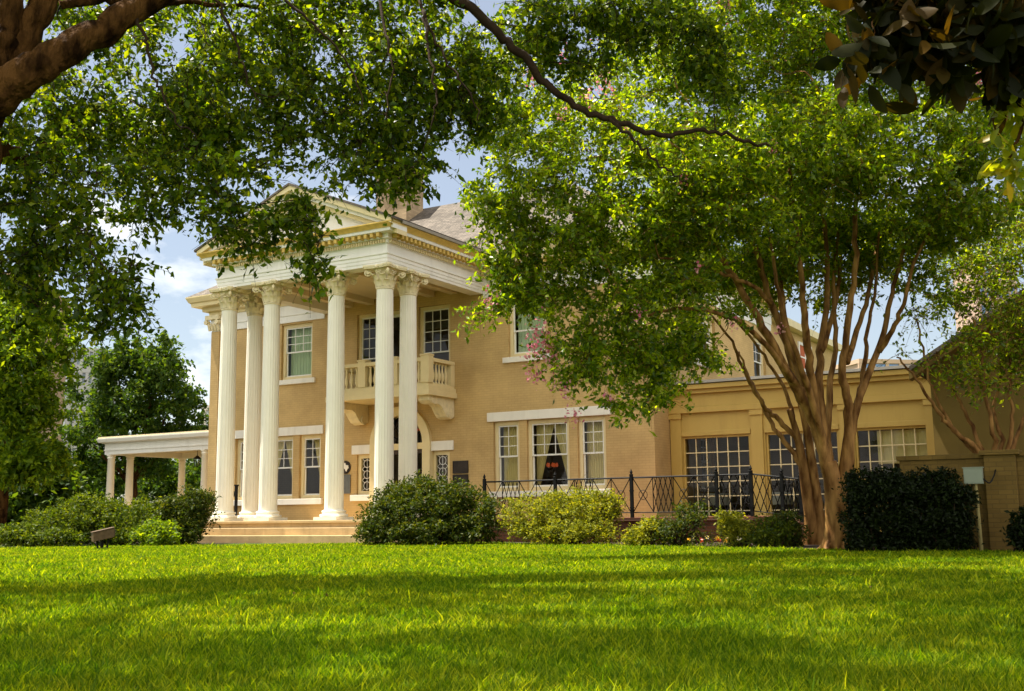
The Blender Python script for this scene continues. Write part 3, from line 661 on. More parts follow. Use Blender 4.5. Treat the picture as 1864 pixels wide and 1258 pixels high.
def capital_mb():
    mb = MB(); mb.lathe([(.235, 6.335), (.258, 6.35), (.258, 6.38), (.235, 6.395), (.232, 6.5), (.24, 6.7), (.27, 6.84), (.32, 6.90)], n=32)
    def leaf(a, z0, h, r0, out, wd):
        ca, sa = math.cos(a), math.sin(a); rows = []
        for i in range(7):
            t = i/6; rr = r0 + .012 + out*t**2.2; z = z0 + h*(t if t < .75 else .75 + (t-.75)*.6 - (t-.75)**2*3.0); ww = wd*(.75 + .5*math.sin(PI*min(t*1.1, 1))) * (1 if t < .8 else 1-(t-.8)*2.4)
            for q in (-1, -.35, 0, .35, 1): 
                r = rr + (.018 if abs(q) < .2 else (.006 if abs(q) < .5 else -.004)); rows.append((r*ca - q*ww*sa, r*sa + q*ww*ca, z))
        mb.add(rows, [(i*5+k, i*5+k+1, i*5+k+6, i*5+k+5) for i in range(6) for k in range(4)])
    for k in range(8): leaf(2*PI*k/8, 6.39, .25, .235, .13, .085)
    for k in range(8): leaf(2*PI*(k+.5)/8, 6.42, .40, .236, .18, .085)
    for k in range(4):   # corner volutes
        a = PI/4 + k*PI/2; ca, sa = math.cos(a), math.sin(a)
        for off in (-.05, .05):
            mb.tube([((.26 + .03*t + .21*t*t)*ca - off*(1.4-t)*sa, (.26 + .03*t + .21*t*t)*sa + off*(1.4-t)*ca, 6.62 + .25*t - .03*t*t) for t in np.linspace(0, 1, 6)], [.02]*5 + [.03], 6)
        c = np.array([.49*ca, .49*sa, 6.80])
        mb.tube([c + .075*(1-q*.08)*np.array([math.cos(q)*ca, math.cos(q)*sa, math.sin(q)]) for q in np.linspace(2.2, 2.2-6.6, 14)], [.022]*14, 6)
        mb.tube([c - .04*np.array([-sa, ca, 0]), c + .04*np.array([-sa, ca, 0])], .045, 8)
    for k in range(4):   # small central helices
        a = k*PI/2; ca, sa = math.cos(a), math.sin(a)
        for q in (-1, 1):
            c = np.array([.315*ca - q*.055*sa, .315*sa + q*.055*ca, 6.81]); mb.tube([c + .034*np.array([-q*math.cos(t)*sa, q*math.cos(t)*ca, math.sin(t)]) for t in np.linspace(0, 5.2, 9)], .016, 5)
        mb.lathe([(.0, 6.90), (.05, 6.90), (.055, 6.95), (.0, 7.0)], .40*ca, .40*sa, 8)
    ab = []
    for k in range(4):
        a0, a1 = PI/4 + k*PI/2, PI/4 + (k+1)*PI/2
        p0 = np.array([.56*math.cos(a0+.09), .56*math.sin(a0+.09)]); p1 = np.array([.56*math.cos(a1-.09), .56*math.sin(a1-.09)])
        mid = (a0+a1)/2
        for t in np.linspace(0, 1, 7): ab.append(tuple(p0 + (p1-p0)*t - np.array([math.cos(mid), math.sin(mid)])*.085*math.sin(PI*t)))
    ab = [(x*1.12, y*1.12) for x, y in ab]
    mb.prism(ab, lambda x, y: (x*.96, y*.96, 6.905), lambda x, y: (x*.96, y*.96, 6.945)); mb.prism(ab, lambda x, y: (x, y, 6.946), lambda x, y: (x, y, 6.998))
    return mb
WL_house = WL['mansion']; WL['mansion'] = (0, 0, 0)
col0 = obj('column', shaft_mb(), M['col'], house, True); WL['column'] = (0, 0, 0)
obj('base', base_mb(), M['col'], col0, False, .004); obj('capital', capital_mb(), M['cap'], col0, False)
YC = 24.66
spots = [(CX-2.94, YC), (CX-1.22, YC), (CX+1.22, YC), (CX+2.94, YC), (CX-2.94, YC+1.12), (CX+2.94, YC+1.12)]
WL['mansion'] = WL_house
for i, (x, y) in enumerate(spots):
    loc = (x-CX, y-YW, 0)
    if i == 0: col0.location = loc
    else: copy_part(col0, house, loc)
# pilasters at the house corner and behind the portico
for x in (-29.6,): m = MB(); m.tbox(Tf, x-.2, -.07, .2, x+.2, -.001, 6.86); obj('corner_pilaster', m, M['wall'], house)
cap = MB(); cap.box(-30.0, YW-.22, 7.30, -29.32, YW-.08, 7.46)
for x in (-29.93, -29.40): cap.tube([(x, YW-.26, 7.2), (x, YW-.08, 7.2)], .085, 12)
for k in range(4): cap.tube([(-29.86+.14*k, YW-.085, 6.9), (-29.86+.14*k, YW-.13, 7.05), (-29.86+.14*k, YW-.20, 7.15)], [.055, .06, .03], 6)
obj('pilaster_capital', cap, M['cap'], house)
# floor and steps
m = MB(); m.box(-25.0, 24.12, -.9, -17.55, YW-.002, -.002); m.box(-25.05, 24.05, -.075, -17.5, 24.119, -.003); obj('portico_floor', m, M['stone'], house, bevel=.01)
for i, (x0, x1, yf, zt) in enumerate(((-25.3, -17.3, 23.72, -.2), (-25.65, -16.9, 23.36, -.4))):
    m = MB(); m.box(x0, yf, -.9, x1, 24.049 if i == 0 else 23.719, zt); 
    if i == 0: m.box(x0, 24.12, -.9, -25.06, 28, zt)
    obj('step', m, M['stone'], house, bevel=.012)
# balcony
BX0, BX1, BYF = -23.04, -19.20, 28.0
m = MB(); m.box(BX0-.10, BYF-.10, 3.74, BX1+.10, YW-.005, 3.90); m.box(BX0-.05, BYF-.05, 3.90, BX1+.05, YW-.004, 4.05)
bal = obj('balcony', m, M['trim'], house, bevel=.01)
m = MB(); m.box(BX0, BYF, 4.05, BX1, BYF+.22, 4.13); m.box(BX0, BYF+.22, 4.05, BX0+.22, YW-.006, 4.13); m.box(BX1-.22, BYF+.22, 4.05, BX1, YW-.006, 4.13)
m.box(BX0-.02, BYF-.02, 4.80, BX1+.02, BYF+.24, 4.92); m.box(BX0-.02, BYF+.24, 4.80, BX0+.24, YW-.006, 4.92); m.box(BX1-.24, BYF+.24, 4.80, BX1+.02, YW-.006, 4.92)
obj('rail', m, M['trim'], bal, bevel=.01)
for x in (BX0+.11, BX0+1.30, BX1-1.30, BX1-.11): m = MB(); m.box(x-.15, BYF-.03, 4.131, x+.15, BYF+.25, 4.97); m.box(x-.17, BYF-.05, 4.97, x+.17, BYF+.27, 5.02); obj('pedestal', m, M['trim'], bal, bevel=.008)
for x in (BX0+.11, BX1-.11): m = MB(); m.box(x-.12, YW-.22, 4.131, x+.12, YW-.007, 4.799); obj('pedestal', m, M['trim'], bal, bevel=.008)
bp_ = [(.03, 4.132), (.055, 4.14), (.055, 4.17), (.03, 4.19), (.032, 4.22), (.062, 4.33), (.058, 4.42), (.034, 4.58), (.028, 4.68), (.04, 4.71), (.03, 4.73), (.055, 4.76), (.055, 4.798)]
bl = []
for a, b in ((BX0+.30, BX0+1.12), (BX0+1.48, BX1-1.48), (BX1-1.12, BX1-.30)):
    k = max(2, int((b-a)/.17)); bl += [(a + (b-a)*(i+.5)/k, BYF+.11) for i in range(k)]
for x in (BX0+.11, BX1-.11): bl += [(x, BYF+.32 + (YW-.28-BYF-.32)*(i+.5)/5) for i in range(5)]
b0 = obj('baluster', MB().lathe(bp_, bl[0][0], bl[0][1], 12), M['trim'], bal, True)
for x, y in bl[1:]:
    c = b0.copy(); COL.objects.link(c); c.parent = bal; c.location = (x-bl[0][0], y-bl[0][1], 0)
for x0 in (BX0+.02, BX1-.42):
    pr = [(YW-.004, 3.739), (BYF+.12, 3.739), (BYF+.10, 3.60), (BYF+.22, 3.52), (BYF+.42, 3.50), (BYF+.62, 3.52), (BYF+.80, 3.44), (BYF+.92, 3.30), (BYF+1.08, 3.14), (BYF+1.3, 3.08), (YW-.10, 3.12), (YW-.004, 3.18)]
    m = MB().prism(pr, lambda y, z: (x0, y, z), lambda y, z: (x0+.4, y, z))
    for xx in (x0-.03, x0+.4): m.tube([(xx, BYF+.26, 3.61), (xx+.03, BYF+.26, 3.61)], .075, 12); m.tube([(xx, YW-.28, 3.24), (xx+.03, YW-.28, 3.24)], .11, 12)
    obj('bracket', m, M['cap'], bal)

# side porch on the left
SY0, SY1, SX0 = 31.2, 35.4, -37.4
pr = [(0, 3.02), (.12, 3.02), (.12, 3.10), (.02, 3.10), (.02, 3.36), (.10, 3.38), (.26, 3.44), (.30, 3.56), (.30, 3.60), (-.4, 3.60), (-.4, 3.02)]
pr = [(0, 2.72), (0, 2.88), (.03, 2.88), (.03, 2.93), (.0, 2.93), (.0, 3.16), (.06, 3.18), (.20, 3.22), (.24, 3.34), (.24, 3.38), (-.35, 3.38), (-.35, 2.72)]
m = MB().sweep([(XL-.002, SY1), (SX0, SY1), (SX0, SY0), (XL-.002, SY0)][::1], pr)
porch = obj('side_porch', m, M['white'], house)
m = MB(); m.box(SX0-.2, SY0-.2, 3.381, XL-.003, SY1+.2, 3.44); m.box(SX0+.3, SY0+.3, 2.95, XL-.003, SY1-.3, 3.0); obj('porch_roof', m, M['soffit'], porch)
m = MB(); m.box(SX0-.3, SY0-.3, -.9, XL-.003, SY1+.3, -.02); obj('porch_floor', m, M['stone'], porch)
pc = [(.20, 0), (.20, .06), (.185, .10), (.165, .12), (.165, .2), (.14, 2.55), (.165, 2.57), (.165, 2.60), (.145, 2.62), (.145, 2.64), (.19, 2.68), (.19, 2.719)]
ps = [(SX0+.2, SY0+.18), (SX0+.2, SY0+1.15), (-31.9, SY0+.18), (-31.9, SY0+1.15), (SX0+.2, SY1-.18), (-31.9, SY1-.18), (-30.2, SY1-.18)]
p0 = obj('porch_column', MB().lathe(pc, ps[0][0], ps[0][1], 24), M['col'], porch, True)
for x, y in ps[1:]:
    c = p0.copy(); COL.objects.link(c); c.parent = porch; c.location = (x-ps[0][0], y-ps[0][1], 0)

# glazed wing on the right
WY, WX1, WT = 30.7, -4.95, 3.78
def Tw(u, d, z): return (u, WY + d, z)
wh = [(-12.06, -10.02, -.35, 2.28), (-9.58, -7.54, -.35, 2.28), (-7.12, -5.22, .9, 2.28)]
obj('wing_wall', wall_mb(Tw, XR+.003, WX1, -.9, WT, wh, .25), M['wing'], house)
for x in (-12.24, -9.80, -7.33, -5.10): m = MB(); m.tbox(Tw, x-.165, -.06, -.35, x+.165, -.001, 2.81); m.tbox(Tw, x-.19, -.10, 2.80, x+.19, -.003, 2.95); obj('wing_pilaster', m, M['wing'], house)
m = MB(); m.tbox(Tw, XR+.004, -.12, 2.951, WX1, -.002, 3.12); m.tbox(Tw, XR+.004, -.08, 3.121, WX1, -.002, 3.50); m.tbox(Tw, XR+.004, -.20, 3.501, WX1, -.002, 3.62); m.tbox(Tw, XR+.004, -.30, 3.621, WX1, -.002, 3.76)
for a, b, *_ in wh: m.tbox(Tw, a-.02, -.03, 2.281, b+.02, -.0015, 2.42)
obj('wing_cornice', m, M['wing'], house, bevel=.01)
m = MB(); m.tbox(Tw, XR+.004, -.36, 3.781, WX1+.1, 8.0, 3.86); obj('wing_roof', m, M['gutter'], house)
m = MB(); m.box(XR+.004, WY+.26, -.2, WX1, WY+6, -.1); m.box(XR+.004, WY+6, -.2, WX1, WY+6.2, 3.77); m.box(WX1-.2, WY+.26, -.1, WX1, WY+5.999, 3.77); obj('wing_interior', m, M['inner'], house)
for (a, b, c, e), cols, rows in zip(wh, (6, 6, 6), (6, 6, 3)):
    m = MB(); ring(m, Tw, a+.003, b-.003, c+.003, e-.003, .05, .18, .06); f = obj('wing_window', m, M['wing'], house)
    s = MB()
    for k in range(1, cols): x = a + .06 + (b-a-.12)*k/cols; s.tbox(Tw, x-.014, .09, c+.06, x+.014, .13, e-.06)
    for k in range(1, rows): z = c + .06 + (e-c-.12)*k/rows; s.tbox(Tw, a+.06, .093, z-.014, b-.06, .127, z+.014)
    obj('glazing_bars', s, M['trim'], f)
    s = MB(); s.add([Tw(a+.05, .11, c+.05), Tw(b-.05, .11, c+.05), Tw(b-.05, .11, e-.05), Tw(a+.05, .11, e-.05)], [(0, 1, 2, 3)]); obj('pane', s, M['glassw'], f)
    if rows == 3:
        s = MB(); s.tbox(Tw, a+.55, .20, 1.35, b-.02, .22, e-.08); s.tube([Tw(a+.55, .21, 1.33), Tw(b-.02, .21, 1.33)], .025, 8); obj('roller_blind', s, M['curtain'], f)
# rear wing of the house seen beyond the side wall
m = MB(); m.box(XR-6, YB+.36, -.9, XR-.25, 51.5, 7.4); rw = obj('rear_wing', m, M['wall'], house)
m = MB(); m.box(XR-6.3, YB+.36, 7.41, XR+.1, 51.8, 7.7); obj('cornice', m, M['trim'], rw)
m = MB(); T2 = lambda u, d, z: (XR-.25-d, u, z); ring(m, T2, 45.6, 47.6, 5.9, 8.0-.9, -.06, .06, .12)
for k in (1,): m.tbox(T2, 46.55, -.04, 6.02, 46.65, .0, 6.98)
m.tbox(T2, 45.72, -.035, 6.46, 47.48, .005, 6.52); rwin = obj('window', m, M['white'], rw)
m = MB(); m.tbox(T2, 45.7, -.02, 6.0, 47.5, -.001, 7.0); obj('shade', m, mat('orange_shade', (.45, .10, .03), .7), rwin)

# ------------------------------------------------------------------ things fixed to or hanging in the house
def Tp(u, d, z): return (u, YW - .03 + d, z)
t = thing('historical_marker', 'round dark medallion with pale state shape above grey plaque on wall, left of entrance', 'marker', (-23.53, YW, .85))
m = MB(); m.tbox(Tf, -23.74, -.03, .86, -23.33, -.001, 1.47); m.tbox(Tf, -23.74, -.034, 1.16, -23.33, -.0305, 1.18); ring(m, Tf, -23.75, -23.32, .85, 1.48, -.04, -.0305, .02); obj('plaque', m, M['alu'], t)
m = MB(); m.prism([(-23.535+.215*math.cos(a), 1.72+.215*math.sin(a)) for a in np.linspace(0, 2*PI, 32, endpoint=False)], lambda x, z: Tf(x, -.03, z), lambda x, z: Tf(x, -.001, z)); obj('medallion', m, M['bronze'], t)
tx = [(-.30,.95),(.10,.95),(.10,.55),(.35,.50),(.60,.45),(.85,.42),(.90,.10),(.98,-.15),(.70,-.35),(.45,-.60),(.40,-.95),(.15,-.85),(.0,-.50),(-.20,-.25),(-.40,-.45),(-.60,-.30),(-.95,.12),(-.95,.18),(-.30,.18)]
m = MB(); m.prism([(-23.535+.15*x, 1.72+.15*z) for x, z in tx], lambda x, z: Tf(x, -.042, z), lambda x, z: Tf(x, -.031, z)); obj('state_emblem', m, M['sill'], t)
for z0, z1, lb in ((1.41, 1.76, 'upper of two dark bronze plaques on tan wall right of entrance'), (.98, 1.33, 'lower of two dark bronze plaques on tan wall right of entrance')):
    m = MB(); m.tbox(Tf, -19.24, -.035, z0, -18.72, -.001, z1); ring(m, Tf, -19.26, -18.70, z0-.02, z1+.02, -.05, -.001, .03)
    for k in range(5): m.tbox(Tf, -19.16, -.038, z0+.06+.05*k, -18.80-.05*(k % 2), -.0355, z0+.075+.05*k)
    tag(obj('wall_plaque', m, M['bronze'], bevel=.004), lb, 'plaque', 'bronze plaques by the entrance')
def chandelier(x, y, z, lb, s=1.0, n=5):
    t = thing('chandelier', lb, 'chandelier', (x, y, z))
    m = MB(); m.tube([(x, y, z+1.2), (x, y, z)], .012, 6); m.lathe([(.0, z-.08), (.05, z-.04), (.03, z+.05), (.05, z+.1), (.0, z+.14)], x, y, 10)
    for k in range(n):
        a = 2*PI*k/n + .3; c_, s_ = math.cos(a), math.sin(a)
        m.tube(smooth_path([(x, y, z), (x+.12*s*c_, y+.12*s*s_, z-.07), (x+.26*s*c_, y+.26*s*s_, z-.02), (x+.26*s*c_, y+.26*s*s_, z+.06)], 4), .010, 5)
    obj('arms', m, M['bronze'], t)
    for k in range(n):
        a = 2*PI*k/n + .3; q = MB().lathe([(.02, z+.06), (.05, z+.10), (.045, z+.15), (.015, z+.20)], x+.26*s*math.cos(a), y+.26*s*math.sin(a), 10)
        obj('lamp_shade', q, M['glow'], t, True)
M['glow'] = glow_mat('lamp_glow', (.75, .12, .03), .12)
cpt = at_y(1005, 848, 32.0); chandelier(cpt[0], 32.0, cpt[2]-.1, 'lit orange chandelier seen between parted curtains of the triple window', .6)
cpt = at_y(764, 783, 32.2); chandelier(cpt[0], 32.2, cpt[2]-.1, 'lit orange chandelier seen through the arched fanlight over the entrance', .7)
cpt = at_y(359, 840, SY0+1.6)
t = thing('hanging_lantern', 'black iron lantern hanging under the side porch ceiling', 'lantern', cpt)
x, y, z = cpt; m = MB(); m.tube([(x, y, 2.95), (x, y, z+.22)], .012, 6); m.lathe([(.0, z+.26), (.05, z+.22), (.16, z+.12), (.16, z+.10), (.0, z+.10)], x, y, 6); m.lathe([(.0, z-.26), (.05, z-.2), (.10, z-.18), (.0, z-.18)], x, y, 6)
for k in range(6):
    a = 2*PI*k/6; m.tube([(x+.10*math.cos(a), y+.10*math.sin(a), z-.18), (x+.14*math.cos(a), y+.14*math.sin(a), z+.10)], .012, 5)
obj('frame', m, M['iron'], t)
m = MB().lathe([(.08, z-.17), (.12, z+.09)], x, y, 6, cap=False); obj('glass', m, M['glass'], t)
# iron hand rail with a scroll beside the left columns
t = thing('scrolled_handrail', 'black iron handrail post with scroll standing between the left portico columns', 'handrail', (-24.1, 25.2, 0))
hx, hy = at_y(430, 900, 25.25)[0], 25.25
m = MB(); m.box(hx-.035, hy-.035, 0, hx+.035, hy+.035, 1.05); m.box(hx-.05, hy-.05, 1.05, hx+.05, hy+.05, 1.09); obj('rail', m, M['iron'], t)
m = MB(); m.tube([(hx-.03-.11+.10*(1-.06*q)*math.cos(q), hy, .80+.10*(1-.06*q)*math.sin(q)) for q in np.linspace(0, 8, 30)], .016, 6); m.tube(smooth_path([(hx-.03, hy, .85), (hx-.20, hy, .70), (hx-.22, hy, .4), (hx-.12, hy, .15), (hx-.03, hy, .1)], 5), .016, 6); obj('scroll', m, M['iron'], t)

# furniture of the wing
for i, (px, Y, lb) in enumerate(((1300, 33.0, 'white cloth dining table behind the first wing window'), (1415, 33.2, 'white cloth dining table behind the second wing window'))):
    p = at_y(px, 930, Y); x = p[0]
    t = thing('dining_table', lb, 'table', (x, Y, -.1))
    m = MB().lathe([(.55, .62), (.53, .3), (.60, .64), (.60, .66)][::-1], x, Y, 24); obj('tablecloth', m, M['linen'], t)
    for q in (-1, 1):
        for w_ in (-1, 1): m = MB(); m.tube([(x+.3*q, Y+.3*w_, -.1), (x+.3*q, Y+.3*w_, .62)], .025, 6); obj('leg', m, M['dark'], t)
    for s, lb2 in ((-1, 'dark dining chair left of the table behind the %s wing window'), (1, 'dark dining chair right of the table behind the %s wing window')):
        c = thing('dining_chair', lb2 % ('first', 'second')[i], 'chair', (x+.75*s, Y, -.1)); X = x+.75*s
        m = MB(); m.box(X-.2, Y-.2, .32, X+.2, Y+.2, .38); obj('seat', m, M['dark'], c)
        m = MB(); m.box(X+.2*s-.02, Y-.2, .38, X+.2*s+.02, Y+.2, .85); obj('backrest', m, M['dark'], c)
        for q in (-1, 1):
            for w_ in (-1, 1): m = MB(); m.box(X+.17*q-.02, Y+.17*w_-.02, -.1, X+.17*q+.02, Y+.17*w_+.02, .32); obj('leg', m, M['dark'], c)

# ------------------------------------------------------------------ terrace with iron railing
TY = 24.6
m = MB(); m.box(-17.45, TY+.1, -.9, -7.9, YW-.01, -.10); m.box(-17.45, TY+.02, -.098, -7.9, YW-.012, -.02); m.add([(-7.899, TY+.1, -.9), (-6.2, TY+.1, -.9), (-6.2, TY+1.6, -.9), (-7.899, TY+1.6, -.9), (-7.899, TY+.1, -.02), (-6.2, TY+.1, -.30), (-6.2, TY+1.6, -.30), (-7.899, TY+1.6, -.02)], [(0,3,2,1),(4,5,6,7),(0,1,5,4),(1,2,6,5),(2,3,7,6),(3,0,4,7)])
tag(obj('terrace', m, M['redbrick']), 'low red brick terrace and ramp running along the house front behind the shrubs', 'terrace')
t = thing('iron_railing', 'black iron railing with lattice panels and finial posts on the brick terrace', 'railing', (-12, TY+.2, 0))
px_posts = [(882, 0), (1011, 0), (1150, 0), (1305, 0), (1368, 0), (1424, -.08), (1458, -.14)]
RY = TY+.2; RH = .96
posts = [(at_y(p, 900, RY)[0], dz) for p, dz in px_posts]
for x, dz in posts:
    m = MB(); m.box(x-.036, RY-.036, -.05+dz, x+.036, RY+.036, RH+.03+dz); m.lathe([(.05, RH+.03+dz), (.05, RH+.05+dz), (.02, RH+.06+dz), (.038, RH+.10+dz), (.012, RH+.16+dz), (.0, RH+.19+dz)], x, RY, 10)
    for z in (.2, .6): m.box(x-.045, RY-.045, z+dz, x+.045, RY+.045, z+.03+dz)
    obj('post', m, M['iron'], t)
for (xa, da), (xb, db) in zip(posts[:-1], posts[1:]):
    m = MB(); e0, e1 = xa+.035, xb-.035
    for z, h, nm in ((RH-.03, .023, 'top_rail'), (.10, .014, 'bottom_rail')): obj(nm, MB().tube([(e0, RY, z+da), (e1, RY, z+db)], h, 6), M['iron'], t)
    m = MB(); W = e1-e0; H_ = RH-.16; k = max(1, round(W/.52)); lw = W/k
    dz = lambda x: da + (db-da)*(x-e0)/W
    for i in range(k):
        x0 = e0+lw*i
        if i % 3 == 1 or k < 3:
            for q in range(-3, 5):
                for sgn in (1, -1):
                    pts = []
                    for s_ in np.linspace(0, 1, 21):
                        xx = x0 + lw*(q/4 + s_*.9*sgn*.5 + (0 if sgn > 0 else .5)); zz = .11 + s_*(H_+.03)
                        if x0-1e-6 <= xx <= x0+lw+1e-6: pts.append((xx, RY, zz + dz(xx)))
                    if len(pts) > 2: m.tube([pts[0], pts[-1]], .011, 4)
        else:
            m.tube([(x0, RY, .11+dz(x0)), (x0+lw, RY, RH-.04+dz(x0+lw))], .012, 4); m.tube([(x0, RY, RH-.04+dz(x0)), (x0+lw, RY, .11+dz(x0+lw))], .012, 4)
            m.tube([(x0+lw/2+.11*math.cos(a), RY, (RH+.07)/2+.11*math.sin(a)+dz(x0)) for a in np.linspace(0, 2*PI, 15)], .008, 4)
        m.tube([(x0, RY, .11+dz(x0)), (x0, RY, RH-.04+dz(x0))], .012, 4)
    obj('lattice', m, M['iron'], t)

# ------------------------------------------------------------------ garden wall, annex, box on post, floodlight
GY = 19.7
gx = lambda px: at_y(px, 930, GY)[0]
gz = lambda px, py: at_y(px, py, GY)[2]
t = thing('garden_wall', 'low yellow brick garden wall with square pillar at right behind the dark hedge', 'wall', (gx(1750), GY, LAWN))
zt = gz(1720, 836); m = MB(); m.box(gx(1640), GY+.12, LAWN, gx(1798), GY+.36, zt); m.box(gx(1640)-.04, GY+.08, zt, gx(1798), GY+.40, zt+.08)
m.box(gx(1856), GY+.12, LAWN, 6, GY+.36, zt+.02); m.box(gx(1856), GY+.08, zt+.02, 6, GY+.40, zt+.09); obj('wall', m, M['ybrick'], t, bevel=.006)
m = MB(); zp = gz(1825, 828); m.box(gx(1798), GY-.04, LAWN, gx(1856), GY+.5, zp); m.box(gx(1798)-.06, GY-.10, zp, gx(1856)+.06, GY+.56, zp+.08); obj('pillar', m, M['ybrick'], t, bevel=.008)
AY = 26.5
a0 = at_y(1690, 650, AY); a1 = at_y(1800, 575, AY); sl = (a1[2]-a0[2])/(a1[0]-a0[0]); axp = a0[0]+7.0; azp = a0[2]+sl*7.0
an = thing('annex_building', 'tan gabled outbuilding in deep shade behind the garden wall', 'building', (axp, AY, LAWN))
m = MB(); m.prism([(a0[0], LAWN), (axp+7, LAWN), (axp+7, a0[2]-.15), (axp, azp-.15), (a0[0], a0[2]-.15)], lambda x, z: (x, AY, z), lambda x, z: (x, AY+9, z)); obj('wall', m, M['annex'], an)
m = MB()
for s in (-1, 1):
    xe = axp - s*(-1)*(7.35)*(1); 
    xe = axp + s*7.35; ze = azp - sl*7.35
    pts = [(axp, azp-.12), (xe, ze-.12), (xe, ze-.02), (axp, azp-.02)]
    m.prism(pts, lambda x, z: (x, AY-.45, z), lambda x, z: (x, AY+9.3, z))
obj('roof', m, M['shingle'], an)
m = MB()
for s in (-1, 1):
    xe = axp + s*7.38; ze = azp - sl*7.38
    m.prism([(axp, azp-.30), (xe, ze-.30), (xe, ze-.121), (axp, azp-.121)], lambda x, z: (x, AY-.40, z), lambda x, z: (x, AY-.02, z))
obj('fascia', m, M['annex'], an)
p = gd(1782, 17.75); bx = at_d(1772, 866, 17.75)
t = thing('utility_box', 'pale green metal box on a thin post by the garden wall', 'utility box', p)
m = MB(); m.box(bx[0]-.14, bx[1]-.06, bx[2]-.13, bx[0]+.14, bx[1]+.06, bx[2]+.12); m.box(bx[0]-.155, bx[1]-.07, bx[2]+.12, bx[0]+.155, bx[1]+.07, bx[2]+.135); m.box(bx[0]-.125, bx[1]-.066, bx[2]-.115, bx[0]+.125, bx[1]-.0605, bx[2]+.105); obj('box', m, M['elec'], t, bevel=.006)
m = MB(); m.tube([(p[0], p[1]+.02, LAWN), (bx[0]+.02, bx[1]+.02, bx[2]-.13)], .028, 8); obj('post', m, M['post'], t)
m = MB(); m.tube(smooth_path([(bx[0]+.14, bx[1], bx[2]-.05), (bx[0]+.22, bx[1]+.05, bx[2]-.12), (bx[0]+.27, bx[1]+.2, bx[2]-.02), (bx[0]+.27, GY-.03, bx[2]+.1)], 5), .012, 6); obj('conduit', m, M['iron'], t)
p = ground(186, 1001); t = thing('floodlight', 'brown metal floodlight box on a short stand on the lawn', 'floodlight', p)
u = np.array([_r[0], _r[1], 0]); v = np.array([_f0[0], _f0[1], 0])
ux = u*math.cos(R(28)) + v*math.sin(R(28)); vx = -u*math.sin(R(28)) + v*math.cos(R(28))
def Tl(a, b, c):
    c2 = c*math.cos(R(14)) + a*math.sin(R(14))*.9; a2 = a*math.cos(R(14)) - c*math.sin(R(14))*.3
    q = p + ux*a2 + vx*b; return (q[0], q[1], LAWN + .32 + c2)
m = MB(); m.tbox(Tl, -.23, -.17, -.09, .23, .17, .12); m.tbox(Tl, -.245, -.185, .12, .245, .185, .145); m.tbox(Tl, .23, -.15, -.07, .25, .15, .10); obj('housing', m, M['bronzebox'], t, bevel=.01)
m = MB(); m.tbox(Tl, .251, -.13, -.055, .256, .13, .085); obj('lens', m, M['alu'], t)
m = MB(); q = p
m.box(q[0]-.16, q[1]-.1, LAWN, q[0]+.16, q[1]+.1, LAWN+.05)
for s in (-1, 1): m.tube([q + ux*.1*s + np.array([0, 0, .05]), q + ux*.13*s + np.array([0, 0, .22])], .022, 6)
m.tube([q + np.array([-.02, 0, .04]), q + np.array([0, 0, .25])], .035, 8); obj('bracket', m, M['iron'], t)

# ------------------------------------------------------------------ city beyond
def tower(px0, px1, pytop, d, label, wcol, gcol, floors, bays, depth=25, rough=.15):
    a = at_d(px0, pytop, d); b = at_d(px1, pytop, d); W = np.linalg.norm(b-a); c = (a+b)/2; H_ = a[2]-LAWN
    t = thing('office_tower', label, 'building', (c[0], c[1], LAWN))
    ang = YAW + R(12)
    def T(x, y, z): return (c[0] + x*math.cos(ang) - y*math.sin(ang), c[1] + x*math.sin(ang) + y*math.cos(ang), LAWN + z)
    m = MB(); m.tbox(T, -W/2, .3, 0, W/2, depth, H_-.6); m.tbox(T, -W/2-.2, 0, H_-.6, W/2+.2, depth+.2, H_)
    fh = (H_-1)/floors
    for k in range(floors): m.tbox(T, -W/2-.05, .0, k*fh, W/2+.05, .299, k*fh+fh*.42)
    for k in range(bays+1): x = -W/2 + W*k/bays; m.tbox(T, x-.25, .05, 0, x+.25, .31, H_-.6)
    obj('wall', m, mat('tower_wall', wcol, .8, .05, .2), t)
    m = MB(); m.tbox(T, -W/2+.1, .2, .1, W/2-.1, .295, H_-.7); obj('window', m, mat('tower_glass', gcol, rough, .1, .3, spec=.8), t)
tower(-70, 62, 495, 150, 'brown office tower glimpsed through leaves at the far left', (.42, .27, .17), (.10, .16, .26), 11, 6)
tower(128, 182, 634, 190, 'pale grey office tower above the round tree at left', (.42, .43, .45), (.20, .26, .34), 9, 5)
tower(372, 420, 738, 130, 'small white roof structure beside the left portico column', (.7, .62, .55), (.35, .38, .40), 5, 3, 10)
tower(1560, 1695, 655, 160, 'tan office block with blue windows just above the wing roof', (.50, .36, .25), (.08, .20, .42), 7, 5)
tower(1775, 1850, 480, 210, 'tall tan tower with blue glass at far right behind leaves', (.50, .36, .28), (.10, .22, .45), 13, 6, 8)

